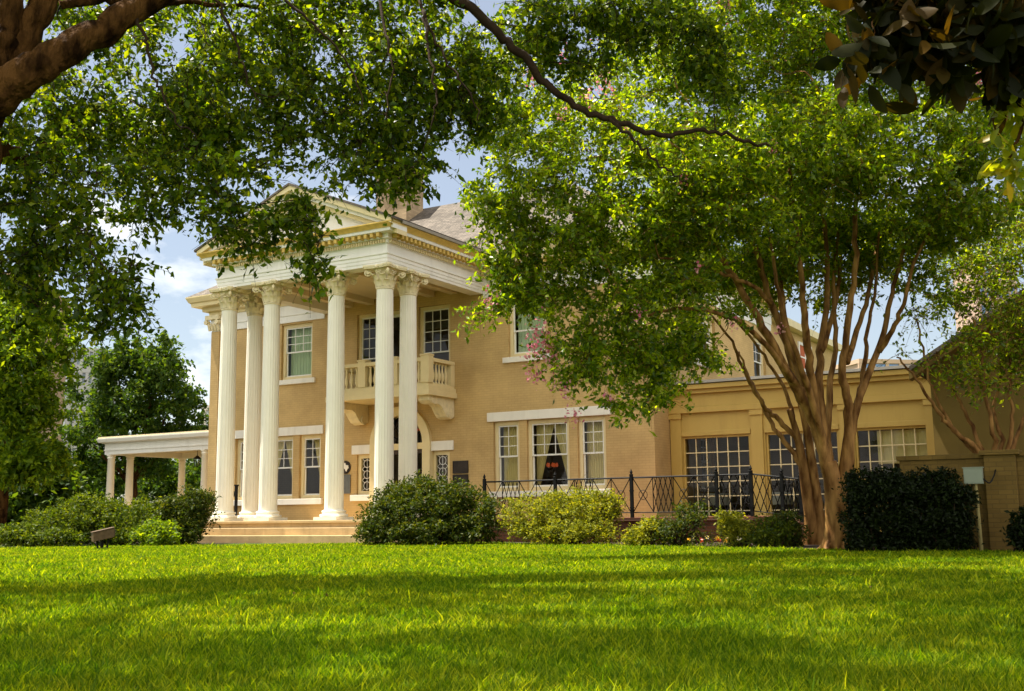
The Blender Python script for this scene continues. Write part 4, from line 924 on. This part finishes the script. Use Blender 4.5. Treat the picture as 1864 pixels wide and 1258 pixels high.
# ------------------------------------------------------------------ crepe myrtle in the lawn
def px_path(pts): return [at_d(*q) for q in pts]
B1 = ground(1526, 1003); D1 = float(np.dot(B1, _f))
t = thing('crepe_myrtle', 'multi stemmed crepe myrtle with smooth tan bark and pink blossoms at the lawn edge', 'tree', B1)
tm = MB(); D = D1
limb(tm, [B1 + np.array([0, 0, -.1]), B1 + np.array([0, 0, .06]), at_d(1525, 960, D), at_d(1522, 915, D), at_d(1517, 880, D), at_d(1508, 840, D)], .30, .13, 14)
limb(tm, [B1 + np.array([.0, 0, -.02]), at_d(1528, 950, D), at_d(1535, 905, D), at_d(1541, 850, D), at_d(1545, 800, D), at_d(1545, 770, D)], .24, .07, 12)
limb(tm, [at_d(1524, 940, D), at_d(1518, 900, D), at_d(1510, 860, D), at_d(1497, 815, D), at_d(1484, 770, D), at_d(1470, 740, D)], .165, .06, 12)
for q in range(5):
    a = 2*PI*q/5+.5; limb(tm, [B1 + np.array([.15*math.cos(a), .15*math.sin(a), .16]), B1 + np.array([.27*math.cos(a), .27*math.sin(a), .04]), B1 + np.array([.40*math.cos(a), .40*math.sin(a), -.06])], .11, .05, 8)
obj('trunk', tm, M['crepe'], t, True)
stems = [
 ([(1512, 870, D), (1490, 790, D), (1460, 725, D-.1), (1425, 665, D-.3), (1380, 580, D-.5), (1335, 505, D-.7), (1295, 440, D-.9), (1262, 400, D-1.0)], .125, .03),
 ([(1510, 860, D+.05), (1488, 785, D+.1), (1470, 715, D+.1), (1440, 640, D+.2), (1402, 550, D+.3), (1378, 460, D+.2), (1350, 370, D+.1), (1330, 280, D)], .105, .03),
 ([(1512, 880, D), (1493, 800, D-.05), (1480, 700, D), (1468, 620, D-.2), (1462, 540, D-.4), (1450, 440, D-.6), (1446, 360, D-.7), (1430, 250, D-.8)], .10, .025),
 ([(1515, 880, D+.1), (1500, 800, D+.1), (1492, 710, D+.2), (1494, 640, D+.4), (1504, 560, D+.5), (1504, 470, D+.6), (1500, 380, D+.6), (1490, 260, D+.6)], .10, .025),
 ([(1540, 870, D), (1545, 810, D), (1543, 740, D), (1534, 680, D-.1), (1541, 600, D-.1), (1556, 500, D-.2), (1556, 400, D-.3), (1562, 300, D-.4), (1550, 180, D-.5)], .10, .025),
 ([(1540, 870, D+.05), (1547, 810, D+.05), (1561, 735, D+.1), (1590, 660, D+.3), (1612, 590, D+.4), (1628, 520, D+.5), (1650, 450, D+.6), (1690, 370, D+.7)], .095, .022),
 ([(1600, 640, D+.3), (1630, 590, D), (1648, 540, D-.2), (1672, 460, D-.4), (1720, 380, D-.6)], .055, .018),
 ([(1468, 720, D), (1440, 690, D-.3), (1405, 640, D-.6), (1350, 590, D-.9), (1290, 566, D-1.2), (1230, 562, D-1.3), (1180, 575, D-1.4)], .07, .02),
 ([(1541, 660, D), (1560, 600, D+.5), (1585, 520, D+.9), (1600, 430, D+1.2), (1640, 320, D+1.4)], .06, .02),
 ([(1405, 555, D-.4), (1370, 520, D-.7), (1320, 500, D-1.0), (1270, 482, D-1.2), (1200, 470, D-1.4)], .045, .015),
 ([(1440, 640, D+.2), (1425, 560, D+.6), (1420, 470, D+1.0), (1400, 380, D+1.3)], .06, .02),
 ([(1512, 860, D), (1506, 780, D+.3), (1512, 700, D+.5), (1522, 620, D+.7), (1518, 520, D+.9), (1524, 420, D+1.0), (1516, 330, D+1.0)], .075, .02),
 ([(1508, 850, D), (1484, 750, D-.2), (1455, 660, D-.4), (1425, 570, D-.5), (1408, 480, D-.6), (1395, 400, D-.6)], .075, .02),
 ([(1542, 850, D), (1556, 760, D+.3), (1572, 680, D+.5), (1580, 600, D+.6), (1594, 520, D+.7), (1600, 420, D+.7)], .065, .018),
 ([(1494, 640, D+.4), (1520, 560, D+.9), (1530, 470, D+1.3), (1535, 360, D+1.5)], .06, .02)]
roots = []
for p, a, b in stems:
    m = MB(); roots += limb(m, px_path(p), a, b, 10, .012); obj('stem', m, M['crepe'], t, True)
lob = [(960,330,100,105,17.7),(925,420,60,75,17.4),(955,500,70,60,17.2),(1045,590,75,85,17.0),(1075,680,55,55,16.9),(1115,745,40,30,16.9),(1040,450,105,95,17.3),(1150,560,80,90,17.3),(1165,660,50,45,17.4),
 (1130,380,125,105,17.8),(1060,240,125,95,18.3),(1250,300,140,115,17.6),(1220,440,95,75,17.8),(1380,330,150,110,17.4),(1320,400,80,40,17.6),(1428,450,42,32,17.4,.6),(1500,260,150,105,17.4),
 (1640,280,140,105,17.8),(1730,380,120,85,18.2),(1790,300,100,120,18.4),(1200,150,170,120,19.3),(1400,150,180,130,19.4),(1600,130,180,120,19.4),(1780,160,120,100,19.4),
 (1690,470,70,50,19.4,.45),(1570,320,110,50,17.4),(1350,20,250,100,19.5),(1600,0,250,100,19.5),(1450,-130,320,130,19.6),(1250,610,40,45,18.4,.5),(1290,640,40,40,18.2,.4),(1300,300,140,90,20.6),(1500,400,120,60,20.8),(1640,420,110,60,20.6,.6),(1400,480,60,40,19.9,.5),
 (1450,480,110,70,20.8),(1580,440,90,60,20.6),(1380,520,60,50,20.3,.8),(1500,540,50,30,20.9,.5),(1620,540,40,60,20.6,.25),(940,200,70,70,18.3),(1310,500,60,38,19.6),(1385,470,60,38,19.8),(1245,630,45,40,17.7,.8),(1480,400,70,30,19.7),(1605,450,50,36,20.2,.6),(1685,520,50,55,19,.45),(1235,690,30,26,17.7,.6),(1340,560,40,25,17.9,.4),(1440,385,90,40,19.4),(1560,410,90,40,20.0,.7),(1330,450,80,40,19.4),(1480,470,60,35,19.2,.6),(1290,540,40,30,17.6,.5),(1710,410,80,45,19.2),(1240,510,70,40,17.4),(900,560,45,35,16.9),(905,250,40,50,18,.6),(1185,715,30,25,17.3,.6),(1560,500,40,60,20.2,.3)]
lobs = []
for l in lob:
    c, r = lobe_px(*l[:5]); lobs.append((c, r, l[5]) if len(l) > 5 else (c, r))
P, C = fill(lobs, 2200, 92, .17, 2.4, .62, gaps=[(1640,580,50,60),(880,300,22,40)]); SHc = SHOOTS[0]
m = MB(); twigs(m, roots, C, .026, 420, .10); crown('crown', leaves(P, .086, .52, .45, .15), LEAF['crepe'], m, M['crepe'], t, SHc)
def blossom(px, py, d, r, n, t):
    c = at_d(px, py, d); P = c + rng.normal(size=(n, 3))*np.array([r*.7, r*.7, r]); o = obj('blossom', leaves(P, .045, .9, .3, 0), LEAF['pink'], t)
for b in [(985,605,16.4,.13,90),(972,630,16.4,.12,80),(1000,640,16.4,.13,80),(968,680,16.5,.10,60),(1005,690,16.6,.09,45),(1045,760,16.5,.09,45),(1030,715,16.6,.09,40),(895,545,16.6,.09,40),(1110,725,16.5,.07,30),(1160,565,16.4,.06,25),
          (970,140,17.8,.10,50),(1025,105,17.8,.08,40),(1085,45,18,.12,60),(1098,150,17.7,.12,60),(1070,175,17.7,.09,40),(1020,210,17.7,.07,25),(1270,490,16.9,.06,20),(1335,590,17,.07,25),(1420,600,17.5,.06,20),(1780,140,18.2,.11,50),(1240,330,17,.07,25),(1320,15,18.2,.10,50),(1140,240,17.5,.08,30),(1405,270,16.9,.06,20)]: blossom(*b, t)

# second crepe myrtle just behind
B2 = ground(1481, 992); D2 = float(np.dot(B2, _f))
t = thing('crepe_myrtle', 'slimmer two stemmed crepe myrtle close behind the main crepe myrtle trunk, leaning left', 'tree', B2)
tm = MB(); D = D2; roots = []
limb(tm, [B2 + np.array([-.1, 0, -.1]), at_d(1477, 960, D), at_d(1470, 900, D), at_d(1462, 850, D), at_d(1455, 810, D), at_d(1446, 775, D), at_d(1436, 745, D)], .17, .05, 12)
limb(tm, [B2 + np.array([.12, 0, -.1]), at_d(1491, 950, D), at_d(1484, 890, D), at_d(1476, 830, D), at_d(1468, 780, D), at_d(1450, 700, D)], .15, .06, 12)
obj('trunk', tm, M['crepe'], t, True)
for p, a, b in [([(1462, 850, D), (1450, 800, D), (1420, 768, D), (1395, 745, D-.1), (1370, 705, D-.2), (1350, 665, D-.3), (1325, 610, D-.4), (1290, 570, D-.6)], .075, .02),
                ([(1462, 850, D), (1440, 820, D), (1410, 780, D+.1), (1390, 740, D+.2), (1365, 690, D+.3), (1345, 640, D+.4)], .07, .02),
                ([(1460, 840, D), (1448, 780, D), (1432, 720, D+.2), (1400, 660, D+.4), (1355, 600, D+.6), (1305, 540, D+.7)], .06, .02),
                ([(1450, 700, D), (1430, 620, D+.2), (1405, 540, D+.5), (1380, 440, D+.8), (1360, 330, D+1)], .07, .02)]:
    m = MB(); roots += limb(m, px_path(p), a, b, 8, .012); obj('stem', m, M['crepe'], t, True)
lobs = [lobe_px(*q) for q in [(1330,330,160,110,D2+.8),(1250,420,110,80,D2+.5),(1180,520,80,70,D2),(1240,570,50,40,D2),(1290,480,60,40,D2),(1200,640,40,40,D2-.3),(1420,250,150,90,D2+1),(1210,700,30,30,D2-.2)]]
P, C = fill(lobs, 380, 80, .17, 2.2, .65)
m = MB(); twigs(m, roots, C, .02, 90, .1); crown('crown', leaves(P, .09, .52, .9, .15), LEAF['crepe'], m, M['crepe'], t)

# third crepe myrtle behind the garden wall
D3 = 20.2; B3 = gd(1815, D3)
t = thing('crepe_myrtle', 'shaded crepe myrtle with fanning bare stems behind the garden wall', 'tree', B3)
tm = MB(); limb(tm, [B3 + np.array([0, 0, -.1]), at_d(1812, 900, D3), at_d(1808, 850, D3)], .2, .13, 10); obj('trunk', tm, M['crepe'], t, True); roots = []
for p, a, b in [([(1808,858,D3),(1775,815,D3-.1),(1742,790,D3-.2),(1712,755,D3-.3),(1685,715,D3-.3),(1660,680,D3-.3),(1632,650,D3-.2)], .06, .015),
                ([(1808,858,D3),(1760,808,D3),(1728,770,D3),(1700,715,D3+.1),(1683,650,D3+.2),(1668,580,D3+.3)], .05, .015),
                ([(1808,858,D3),(1780,800,D3+.2),(1752,740,D3+.3),(1722,690,D3+.3),(1705,640,D3+.4)], .05, .015),
                ([(1810,858,D3),(1808,790,D3-.2),(1795,725,D3-.2),(1788,650,D3-.1),(1770,580,D3)], .055, .015),
                ([(1810,858,D3),(1822,800,D3),(1808,740,D3+.2),(1822,690,D3+.3),(1818,600,D3+.4)], .05, .015),
                ([(1812,858,D3),(1838,805,D3-.1),(1842,745,D3-.1),(1836,680,D3),(1850,610,D3+.1)], .055, .015),
                ([(1812,858,D3),(1850,800,D3),(1872,740,D3),(1880,660,D3)], .055, .015)]:
    m = MB(); roots += limb(m, px_path(p), a, b, 8, .02); obj('stem', m, M['crepe'], t, True)
lobs = [lobe_px(*q) for q in [(1655,630,18,26,D3-.2),(1672,575,16,22,D3+.2),(1700,660,25,25,D3),(1790,610,70,50,D3),(1840,570,60,60,D3),(1930,560,80,110,D3),(1990,480,100,100,D3+.5),(1950,680,70,80,D3),(2060,600,90,120,D3),(1750,540,70,40,D3+.3),(1830,490,80,60,D3+.4),(1780,680,60,40,D3-.2),(1870,640,50,60,D3),(1760,470,90,50,D3+.6),(1850,400,90,70,D3+.6)]]
P, C = fill(lobs, 520, 40, .22, 2.0, .7)
m = MB(); twigs(m, roots, C, .015, 160, .1); crown('crown', leaves(P, .085, .52, .9, .15), LEAF['crepe'], m, M['crepe'], t, SHOOTS[0])

# ------------------------------------------------------------------ big shade tree overhead at left
DO = 11.0
fork = at_d(-75, 250, DO); BO = fork.copy(); BO[2] = LAWN; BO += np.array([-1.3, -.2, 0])
t = thing('shade_tree', 'huge shade tree whose thick brown limbs hang over the lawn from upper left', 'tree', BO)
tm = MB(); limb(tm, [BO + np.array([0, 0, -.2]), BO + np.array([.02, 0, .5]), BO*.5 + fork*.5 + np.array([-.1, 0, 0]), fork + np.array([0, 0, -.3]), fork], .55, .34, 16)
for q in range(6):
    a = 2*PI*q/6; limb(tm, [BO + np.array([.35*math.cos(a), .35*math.sin(a), .45]), BO + np.array([.62*math.cos(a), .62*math.sin(a), .1]), BO + np.array([.95*math.cos(a), .95*math.sin(a), -.08])], .22, .08, 8)
obj('trunk', tm, M['bark'], t, True); roots = []
for p, a, b in [([(-75,250,DO),(-20,190,DO-.05),(40,140,DO-.1),(110,100,DO),(200,48,DO+.3),(320,-28,DO+.8),(460,-110,DO+1.6),(640,-190,DO+2.6)], .235, .09),
                ([(-75,250,DO),(-30,170,DO+.1),(0,90,DO+.25),(18,0,DO+.4),(30,-120,DO+.5),(60,-300,DO+.8)], .20, .10),
                ([(-60,230,DO),(10,150,DO+.35),(45,70,DO+.5),(85,-10,DO+.6),(140,-130,DO+.9),(260,-300,DO+1.2)], .20, .10),
                ([(-75,260,DO),(-20,268,DO+.5),(25,285,DO+.9),(60,300,DO+1.2),(110,235,DO+1.6),(170,200,DO+2.0),(240,215,DO+2.4)], .15, .03),
                ([(320,-28,DO+.8),(480,-60,DO+1),(640,-40,DO+1.2),(760,-30,DO+1.4),(850,10,DO+1.4),(905,60,DO+1.4),(960,112,DO+1.45),(1010,165,DO+1.5),(1065,200,DO+1.5),(1140,228,DO+1.55),(1210,245,DO+1.6),(1280,237,DO+1.65),(1340,252,DO+1.7),(1400,266,DO+1.8)], .082, .016),
                ([(1110,215,DO+1.5),(1150,248,DO+1.4),(1175,275,DO+1.4),(1215,310,DO+1.3),(1250,330,DO+1.3)], .025, .008),
                ([(230,20,DO+.5),(262,60,DO+.3),(272,110,DO+.2),(292,165,DO+.1),(318,215,DO),(350,240,DO)], .022, .006),
                ([(380,-60,DO+1),(400,10,DO+.6),(430,80,DO+.5),(452,150,DO+.4),(480,190,DO+.3)], .022, .006),
                ([(480,-60,DO+1),(530,10,DO+.7),(590,60,DO+.6),(640,130,DO+.5),(660,200,DO+.4)], .022, .006),
                ([(690,-35,DO+1.2),(700,60,DO+.8),(712,130,DO+.6),(705,220,DO+.4)], .022, .006),
                ([(762,-30,DO+1.4),(778,40,DO+1),(812,110,DO+.8),(850,160,DO+.7),(870,220,DO+.6)], .022, .006),
                ([(770,20,DO+1),(778,80,DO+.8),(790,150,DO+.6),(790,210,DO+.5)], .022, .008),
                ([(110,10,DO+.9),(190,0,DO+1.2),(300,2,DO+1.5),(420,12,DO+1.8),(560,8,DO+2.0),(620,22,DO+2.2)], .05, .012),
                ([(30,-120,DO+.5),(-120,-250,DO-1),(-300,-400,DO-3)], .12, .05), ([(260,-300,DO+1.2),(500,-500,DO),(800,-650,DO-1)], .12, .05),
                ([(60,-300,DO+.8),(100,-600,DO+1),(150,-1000,DO+1)], .12, .04)]:
    m = MB(); roots += limb(m, px_path(p), a, b, 12, .015, 6); obj('limb', m, M['bark' if a > .09 or (.045 < a < .06) else 'twig'], t, True)
lob = [(90,190,140,90,12.6),(60,330,110,100,11.6),(120,420,100,70,11.3),(45,470,75,75,11.4),(195,515,65,50,10.8),(250,550,45,40,10.8),(185,590,30,25,10.8,1.2),(280,530,22,30,10.8),(70,555,60,40,11.2),
 (220,240,125,100,12.4),(330,120,100,95,12.8),(330,250,100,85,11.8),(245,345,85,65,11.2),(300,390,45,28,11.1),(420,200,115,110,11.8),(415,325,75,75,11.2),(420,410,55,45,11.1),(440,450,36,26,11.1),(390,455,22,16,11.1),
 (490,398,55,28,11.2),(545,372,40,22,11.3),(570,435,32,42,11.1),(566,488,17,24,11.1),(560,235,105,85,12.2),(640,322,55,32,11.7),(655,372,26,14,11.7,.6),(520,90,120,80,12.8),(660,120,120,100,12.4),(680,235,95,75,12.2),(720,310,65,45,11.8),(785,300,26,30,11.6),
 (800,150,100,90,12.6),(770,220,75,55,12.4),(870,150,60,60,12.6),(880,225,40,40,12.4),(930,90,90,70,13.2),(1010,40,110,55,13.2),(1060,110,60,50,13.2,.7),(1210,40,100,60,12.8),(1290,100,55,55,12.8),(1305,155,30,26,12.8),(1120,20,90,50,13),(830,308,9,16,11.6,1.5),
 (400,30,200,60,13.4,.8),(700,20,200,60,13.2),(150,40,110,60,13.4,.8),(150,120,90,40,14,.8)]
lobs = []
for l in lob:
    c, r = lobe_px(*l[:5]); lobs.append((c, r, l[5]) if len(l) > 5 else (c, r))
P, C = fill(lobs, 1150, 60, .14, 2.6, .7, gaps=[(322,75,34,60),(165,128,36,26),(590,95,22,40),(300,500,62,70),(265,440,30,30),(345,470,30,90),(822,330,40,62),(455,345,26,26),(905,75,22,30),(20,560,30,20)]); SHo = SHOOTS[0]
P2, C2 = fill([((-6.5, 3.2, 8.6), (2.6, 2.2, 1.0)), ((-8.2, 6.3, 8.9), (2.4, 2.2, 1.0)), ((-4.6, 5.6, 8.8), (2.6, 2.4, 1.0)), ((-5.4, 9.4, 9.3), (2.8, 2.6, 1.0)), ((-2.2, 8.0, 9.2), (2.8, 2.8, 1.1)), ((-1.5, 12.2, 9.8), (3.0, 2.8, 1.1)), ((-5.8, 14.4, 10.6), (3.2, 2.4, 1.1), .6), ((-10.0, 13.2, 11.3), (3.2, 2.2, 1.2), .45), ((-12.2, 5.2, 8.6), (2.6, 2.6, 1.2)), ((-9.5, 2.0, 8.5), (3, 3, 1.6)), ((-15, 4, 8.5), (3, 3, 2))], 440, 150, .42, 2.2, .55)
V, Fc = leaves(P, .070, .62, .4, .25); V2, F2 = leaves(P2, .13, .6, .7, .2)
LVo = (np.concatenate([V, V2]), np.concatenate([Fc, F2 + len(V)]))
m = MB(); twigs(m, roots, np.concatenate([C[rng.choice(len(C), 420, replace=False)], C2[:120]]), .022, None, .08); crown('crown', LVo, LEAF['oak'], m, M['twig'], t, SHo)

# ------------------------------------------------------------------ large leaved tree reaching in at upper right
DM = 6.4; BM = gd(2330, 7.5)
t = thing('magnolia_tree', 'dark large leaved tree reaching into the upper right corner with a few sunlit yellow leaves', 'tree', BM)
tm = MB(); F_ = at_d(2300, -100, 7.5); limb(tm, [BM + np.array([0, 0, -.1]), BM*.5+F_*.5, F_, F_ + np.array([.1, .1, 1.5])], .24, .12, 12); obj('trunk', tm, M['bark'], t, True); roots = []
for p, a, b in [([(2300,-60,7.5),(2100,-20,7.0),(1950,10,6.6),(1820,40,6.4),(1720,60,6.3),(1640,30,6.3)], .05, .008), ([(1950,10,6.6),(1880,100,6.5),(1840,110,6.4),(1760,95,6.3),(1700,110,6.3)], .02, .006), ([(2100,-20,7),(1960,60,6.8),(1880,170,6.6),(1850,250,6.5),(1835,290,6.5)], .025, .006), ([(2300,-100,7.5),(2100,-150,6.8),(1900,-120,6.4),(1700,-60,6.2),(1600,-10,6.2)], .04, .008), ([(2300,-100,7.5),(2500,-200,7.8),(2700,-220,8)], .05, .02)]:
    m = MB(); roots += limb(m, px_path(p), a, b, 8, .01); obj('limb', m, M['bark'], t, True)
lobs = [lobe_px(*q) for q in [(1615,25,50,34,6.3),(1690,45,70,45,6.3),(1770,40,75,55,6.3),(1845,50,60,70,6.4),(1580,95,18,28,6.2),(1730,88,30,28,6.2),(1850,120,40,45,6.5),(1700,-40,140,50,6.4),(1900,0,90,90,6.6)]]
P, C = fill(lobs, 120, 9, .10, 2.2, .9); V, Fc = broad_leaves(P, .19, .46, .35, .55, .25)
P2, C2 = fill([((F_[0], F_[1], 4.6), (1.7, 1.7, 1.4)), ((F_[0]+.5, F_[1]+1.0, 6.2), (1.8, 1.8, 1.2)), ((F_[0]+1.5, F_[1]+4.0, 6.5), (3.0, 3.0, 2.2)), ((F_[0]+2.5, F_[1]+8.0, 8), (3.5, 3.5, 2.6)), ((F_[0]+4, F_[1]+13, 8), (3.5, 3.5, 3.0)), ((F_[0]+5, F_[1]+4, 8), (3.5, 3.5, 2.6))], 1000, 11, .2, 2.2, .9); V2, F2 = leaves(P2, .18, .42, .4, .5, .25)  # unseen far lobes added to the crown to screen sky light at right
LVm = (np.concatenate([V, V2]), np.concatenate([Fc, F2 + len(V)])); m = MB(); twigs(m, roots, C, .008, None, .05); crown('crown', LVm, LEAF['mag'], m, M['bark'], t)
lobs = [lobe_px(*q) for q in [(1840,200,24,30,6.5),(1845,260,22,40,6.5),(1842,300,22,20,6.5),(1815,160,14,12,6.5)]]
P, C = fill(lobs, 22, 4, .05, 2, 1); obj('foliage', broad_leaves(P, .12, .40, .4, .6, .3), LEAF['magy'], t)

# ------------------------------------------------------------------ background trees
def tree(name, label, base, lobes, n, per, sig, size, lm, trunk_r=.22, bark='bark', up=.7, group=None):
    t = thing(name, label, 'tree', base, group); C0 = np.mean([l[0] for l in lobes], 0)
    m = MB(); top = np.array([base[0]*.7 + C0[0]*.3, base[1]*.7 + C0[1]*.3, base[2] + .45*(C0[2]-base[2])])
    rt = limb(m, [base + np.array([0, 0, -.1]), base*.6 + top*.4 + np.array([.05, 0, 0]), top], trunk_r*1.3, trunk_r*.8, 10)
    obj('trunk', m, M[bark], t, True); m = MB()
    for l in lobes: rt += limb(m, [top, top*.5 + l[0]*.5 + np.array([0, 0, -.15]), l[0]], trunk_r*.5, .02, 7, .02)
    extra = []
    for l in lobes:
        for q in range(5): extra.append((l[0] + unit(rng.normal(size=3)) * np.array(l[1]) * (.75 + .4*rng.random()), tuple(np.array(l[1]) * (.22 + .25*rng.random()))))
    P, C = fill(lobes + extra, n, per, sig*.8, 2.0, .75); twigs(m, rt, C, .02, min(100, n)); crown('crown', leaves(P, size, .55, up, .2), LEAF[lm], m, M[bark], t); return t
b = gd(236, 54)
tree('round_tree', 'rounded dark green tree rising behind the side porch', b, [lobe_px(*q) for q in [(255,700,85,80,54),(290,650,55,45,53),(215,670,55,45,54),(320,720,50,60,53),(190,740,65,70,54),(265,780,90,50,53),(330,780,35,35,53),(160,800,50,60,55),(200,850,60,40,55),(280,840,60,30,54)]], 420, 90, .36, .20, 'far1', .3)
b = gd(-5, 34)
tree('leafy_tree', 'tall bright green tree at the left edge beside the shrubs', b, [lobe_px(*q) for q in [(40,620,80,60,33),(90,660,45,60,33),(20,720,80,70,33),(80,740,50,50,33),(40,820,70,50,33),(-60,680,90,90,34),(-50,560,90,60,34),(110,590,22,50,33.5),(30,560,60,30,33),(90,830,40,40,33)]], 420, 84, .27, .15, 'far2', .2)
for i, (px, py, rx, ry, d, lb) in enumerate(((130, 880, 90, 60, 60, 'dark tree low behind the porch columns at left'), (330, 870, 70, 50, 66, 'green tree seen through the porch columns'), (-120, 760, 130, 160, 45, 'dense tree just outside the left edge behind the bright one'), (30, 900, 80, 60, 40, 'dark low tree under the left edge tree'))):
    b = gd(px, d); tree('background_tree', lb, b, [lobe_px(px, py, rx, ry, d), lobe_px(px-rx*.6, py+ry*.2, rx*.6, ry*.6, d), lobe_px(px+rx*.6, py+ry*.15, rx*.6, ry*.7, d-.5)], 300, 44, .5, .24, 'far1', .22, group='trees behind the side porch')

# ------------------------------------------------------------------ shrubs
def shrub(name, label, lobes, n, per, sig, size, lm, cat='shrub', asp=.45, up=.8, group=None, shell=3.2, base=None):
    C0 = np.mean([l[0] for l in lobes], 0); b = np.array([C0[0], C0[1], LAWN]) if base is None else base
    t = thing(name, label, cat, b, group); P, C = fill(lobes, n, per, sig*.85, shell*.8, .8); P = P[P[:, 2] > LAWN + .01]
    obj('foliage', leaves(P, size, asp, up, .05), LEAF[lm], t)
    m = MB(); 
    for e in C[rng.choice(len(C), min(45, len(C)), replace=False)]:
        a = b + np.array([rng.normal()*.15, rng.normal()*.15, -.03]); m.tube([a, a*.5 + e*.5 + rng.normal(size=3)*.05 + np.array([(e[0]-a[0])*.1, 0, 0]), e], [.016, .012, .006], 5)
    obj('stem', m, M['twig'], t); return t
LP = lambda L_: [lobe_px(*q) for q in L_]
shrub('azalea', 'large dark green azalea shrub beside the portico steps', LP([(770,935,90,58,25.6),(700,945,45,48,25.8),(845,940,60,50,25.4),(760,890,60,28,25.8),(720,905,40,30,25.8),(830,900,50,25,25.6),(890,945,25,45,25.2),(680,965,30,25,25.6),(780,965,110,25,25.2)]), 900, 40, .12, .075, 'azalea')
shrub('light_shrub', 'sunlit yellow green shrub in front of the iron railing', LP([(960,940,50,42,24.6),(1020,930,60,38,24.8),(1080,930,50,38,24.6),(1000,965,80,25,24.2),(1080,965,45,25,24.1),(1115,920,20,22,24.8),(1050,905,60,16,25)]), 700, 34, .10, .06, 'lite')
for L_, lb, lm in (([(1165,978,28,20,22.4),(1185,960,20,18,22.6)], 'small sparse shrub left of the low planting below the railing', 'lite'), ([(1240,960,60,38,22.6),(1260,935,40,25,22.8),(1210,970,30,25,22.4)], 'dark leafy shrub below the railing in the middle of the bed', 'azalea'), ([(1335,960,30,25,22.0),(1355,975,35,22,21.8),(1320,945,20,15,22.2)], 'light green shrub with loose shoots in the shaded bed', 'lite'), ([(1400,968,38,28,21.6),(1390,980,30,15,21.2)], 'low green shrub left of the crepe myrtle trunks', 'lhedge'), ([(1440,975,25,25,21.8),(1430,950,25,20,22)], 'dark low shrub against the crepe myrtle trunks', 'azalea')):
    shrub('bed_shrub', lb, LP(L_), 140, 26, .09, .065, lm, group='small shrubs in the planting bed')
for L_, lb, lm, n in (([(345,932,45,42,30),(362,918,26,28,30),(310,940,45,36,30),(330,965,50,24,29.6)], 'dark shrub hard against the portico steps at left', 'azalea', 480), ([(230,945,75,38,29.8),(190,932,55,28,30.2),(280,935,50,30,30.2),(160,960,60,28,29.5),(240,968,70,20,29.2)], 'mid green shrub in front of the side porch', 'lhedge', 560), ([(110,955,70,34,29.4),(150,930,55,30,30),(60,970,45,22,28.8),(20,975,40,18,28.8),(90,975,70,16,28.6)], 'spreading shrub in front of the tree at the far left', 'lhedge', 560), ([(285,972,38,20,27.6),(290,962,28,14,27.8)], 'small bright green shrub at the edge of the lawn left of the steps', 'far2', 140)):
    shrub('hedge_shrub', lb, LP(L_), n, 34, .13, .085, lm, group='shrubs left of the portico steps')
# clipped dark hedge
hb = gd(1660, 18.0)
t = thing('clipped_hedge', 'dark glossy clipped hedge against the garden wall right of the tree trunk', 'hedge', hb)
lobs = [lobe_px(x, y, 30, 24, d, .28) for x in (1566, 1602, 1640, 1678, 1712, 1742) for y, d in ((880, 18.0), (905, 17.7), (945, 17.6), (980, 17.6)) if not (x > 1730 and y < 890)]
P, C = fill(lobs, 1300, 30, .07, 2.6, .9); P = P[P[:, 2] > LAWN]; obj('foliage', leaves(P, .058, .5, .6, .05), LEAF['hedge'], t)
m = MB()
for e in C[::14]: a = np.array([e[0], e[1]+.15, LAWN-.02]); m.tube([a, (a+e)/2 + rng.normal(size=3)*.03, e], [.016, .012, .006], 5)
obj('stem', m, M['twig'], t)
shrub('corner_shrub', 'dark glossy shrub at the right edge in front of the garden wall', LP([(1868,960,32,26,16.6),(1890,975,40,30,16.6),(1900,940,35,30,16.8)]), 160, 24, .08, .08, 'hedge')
# bedding flowers
M['fl'] = [leaf_mat('petal_yellow', (.6, .35, .03), (.65, .42, .05), (.7, .5, .1), .3), leaf_mat('petal_red', (.45, .03, .02), (.55, .06, .03), (.6, .12, .05), .3), leaf_mat('petal_white', (.65, .6, .5), (.7, .65, .6), (.75, .6, .5), .3)]
fcol = ('yellow', 'red', 'white')
for i in range(30):
    px = rng.uniform(985, 1345); e = ground(px, np.interp(px, [985, 1130, 1345], [991, 994.5, 999.5])); e = e + np.array([0, .10 + .5*rng.random(), 0]); k = int(rng.choice(3, p=[.45, .25, .30]))
    t = thing('bedding_flower', 'tiny %s bedding flower along the lawn edge of the planting bed' % fcol[k], 'flower', (e[0], e[1], LAWN), 'tiny %s bedding flowers along the lawn edge' % fcol[k])
    c = e + np.array([0, 0, .13 + .06*rng.random()])
    obj('bloom', leaves(c + rng.normal(size=(9, 3))*.018, .035, .8, .6, 0), M['fl'][k], t)
    obj('foliage', leaves(e + np.array([0, 0, .06]) + rng.normal(size=(22, 3))*np.array([.05, .05, .03]), .06, .4, .5, 0), LEAF['lhedge'], t)
# fallen leaves on the lawn
lm_ = mat('dry_leaf', (.17, .085, .03), .7, .3, 20)
for i in range(16):
    px, py = rng.uniform(60, 1840), 1010 + 110*rng.random()**1.4
    e = ground(px, py) + np.array([0, 0, .045]); tag(obj('fallen_leaf', leaves(e[None], .055, .6, 2.5, 0), lm_), 'dry brown leaf fallen on the green lawn', 'leaf', 'dry leaves scattered on the lawn')
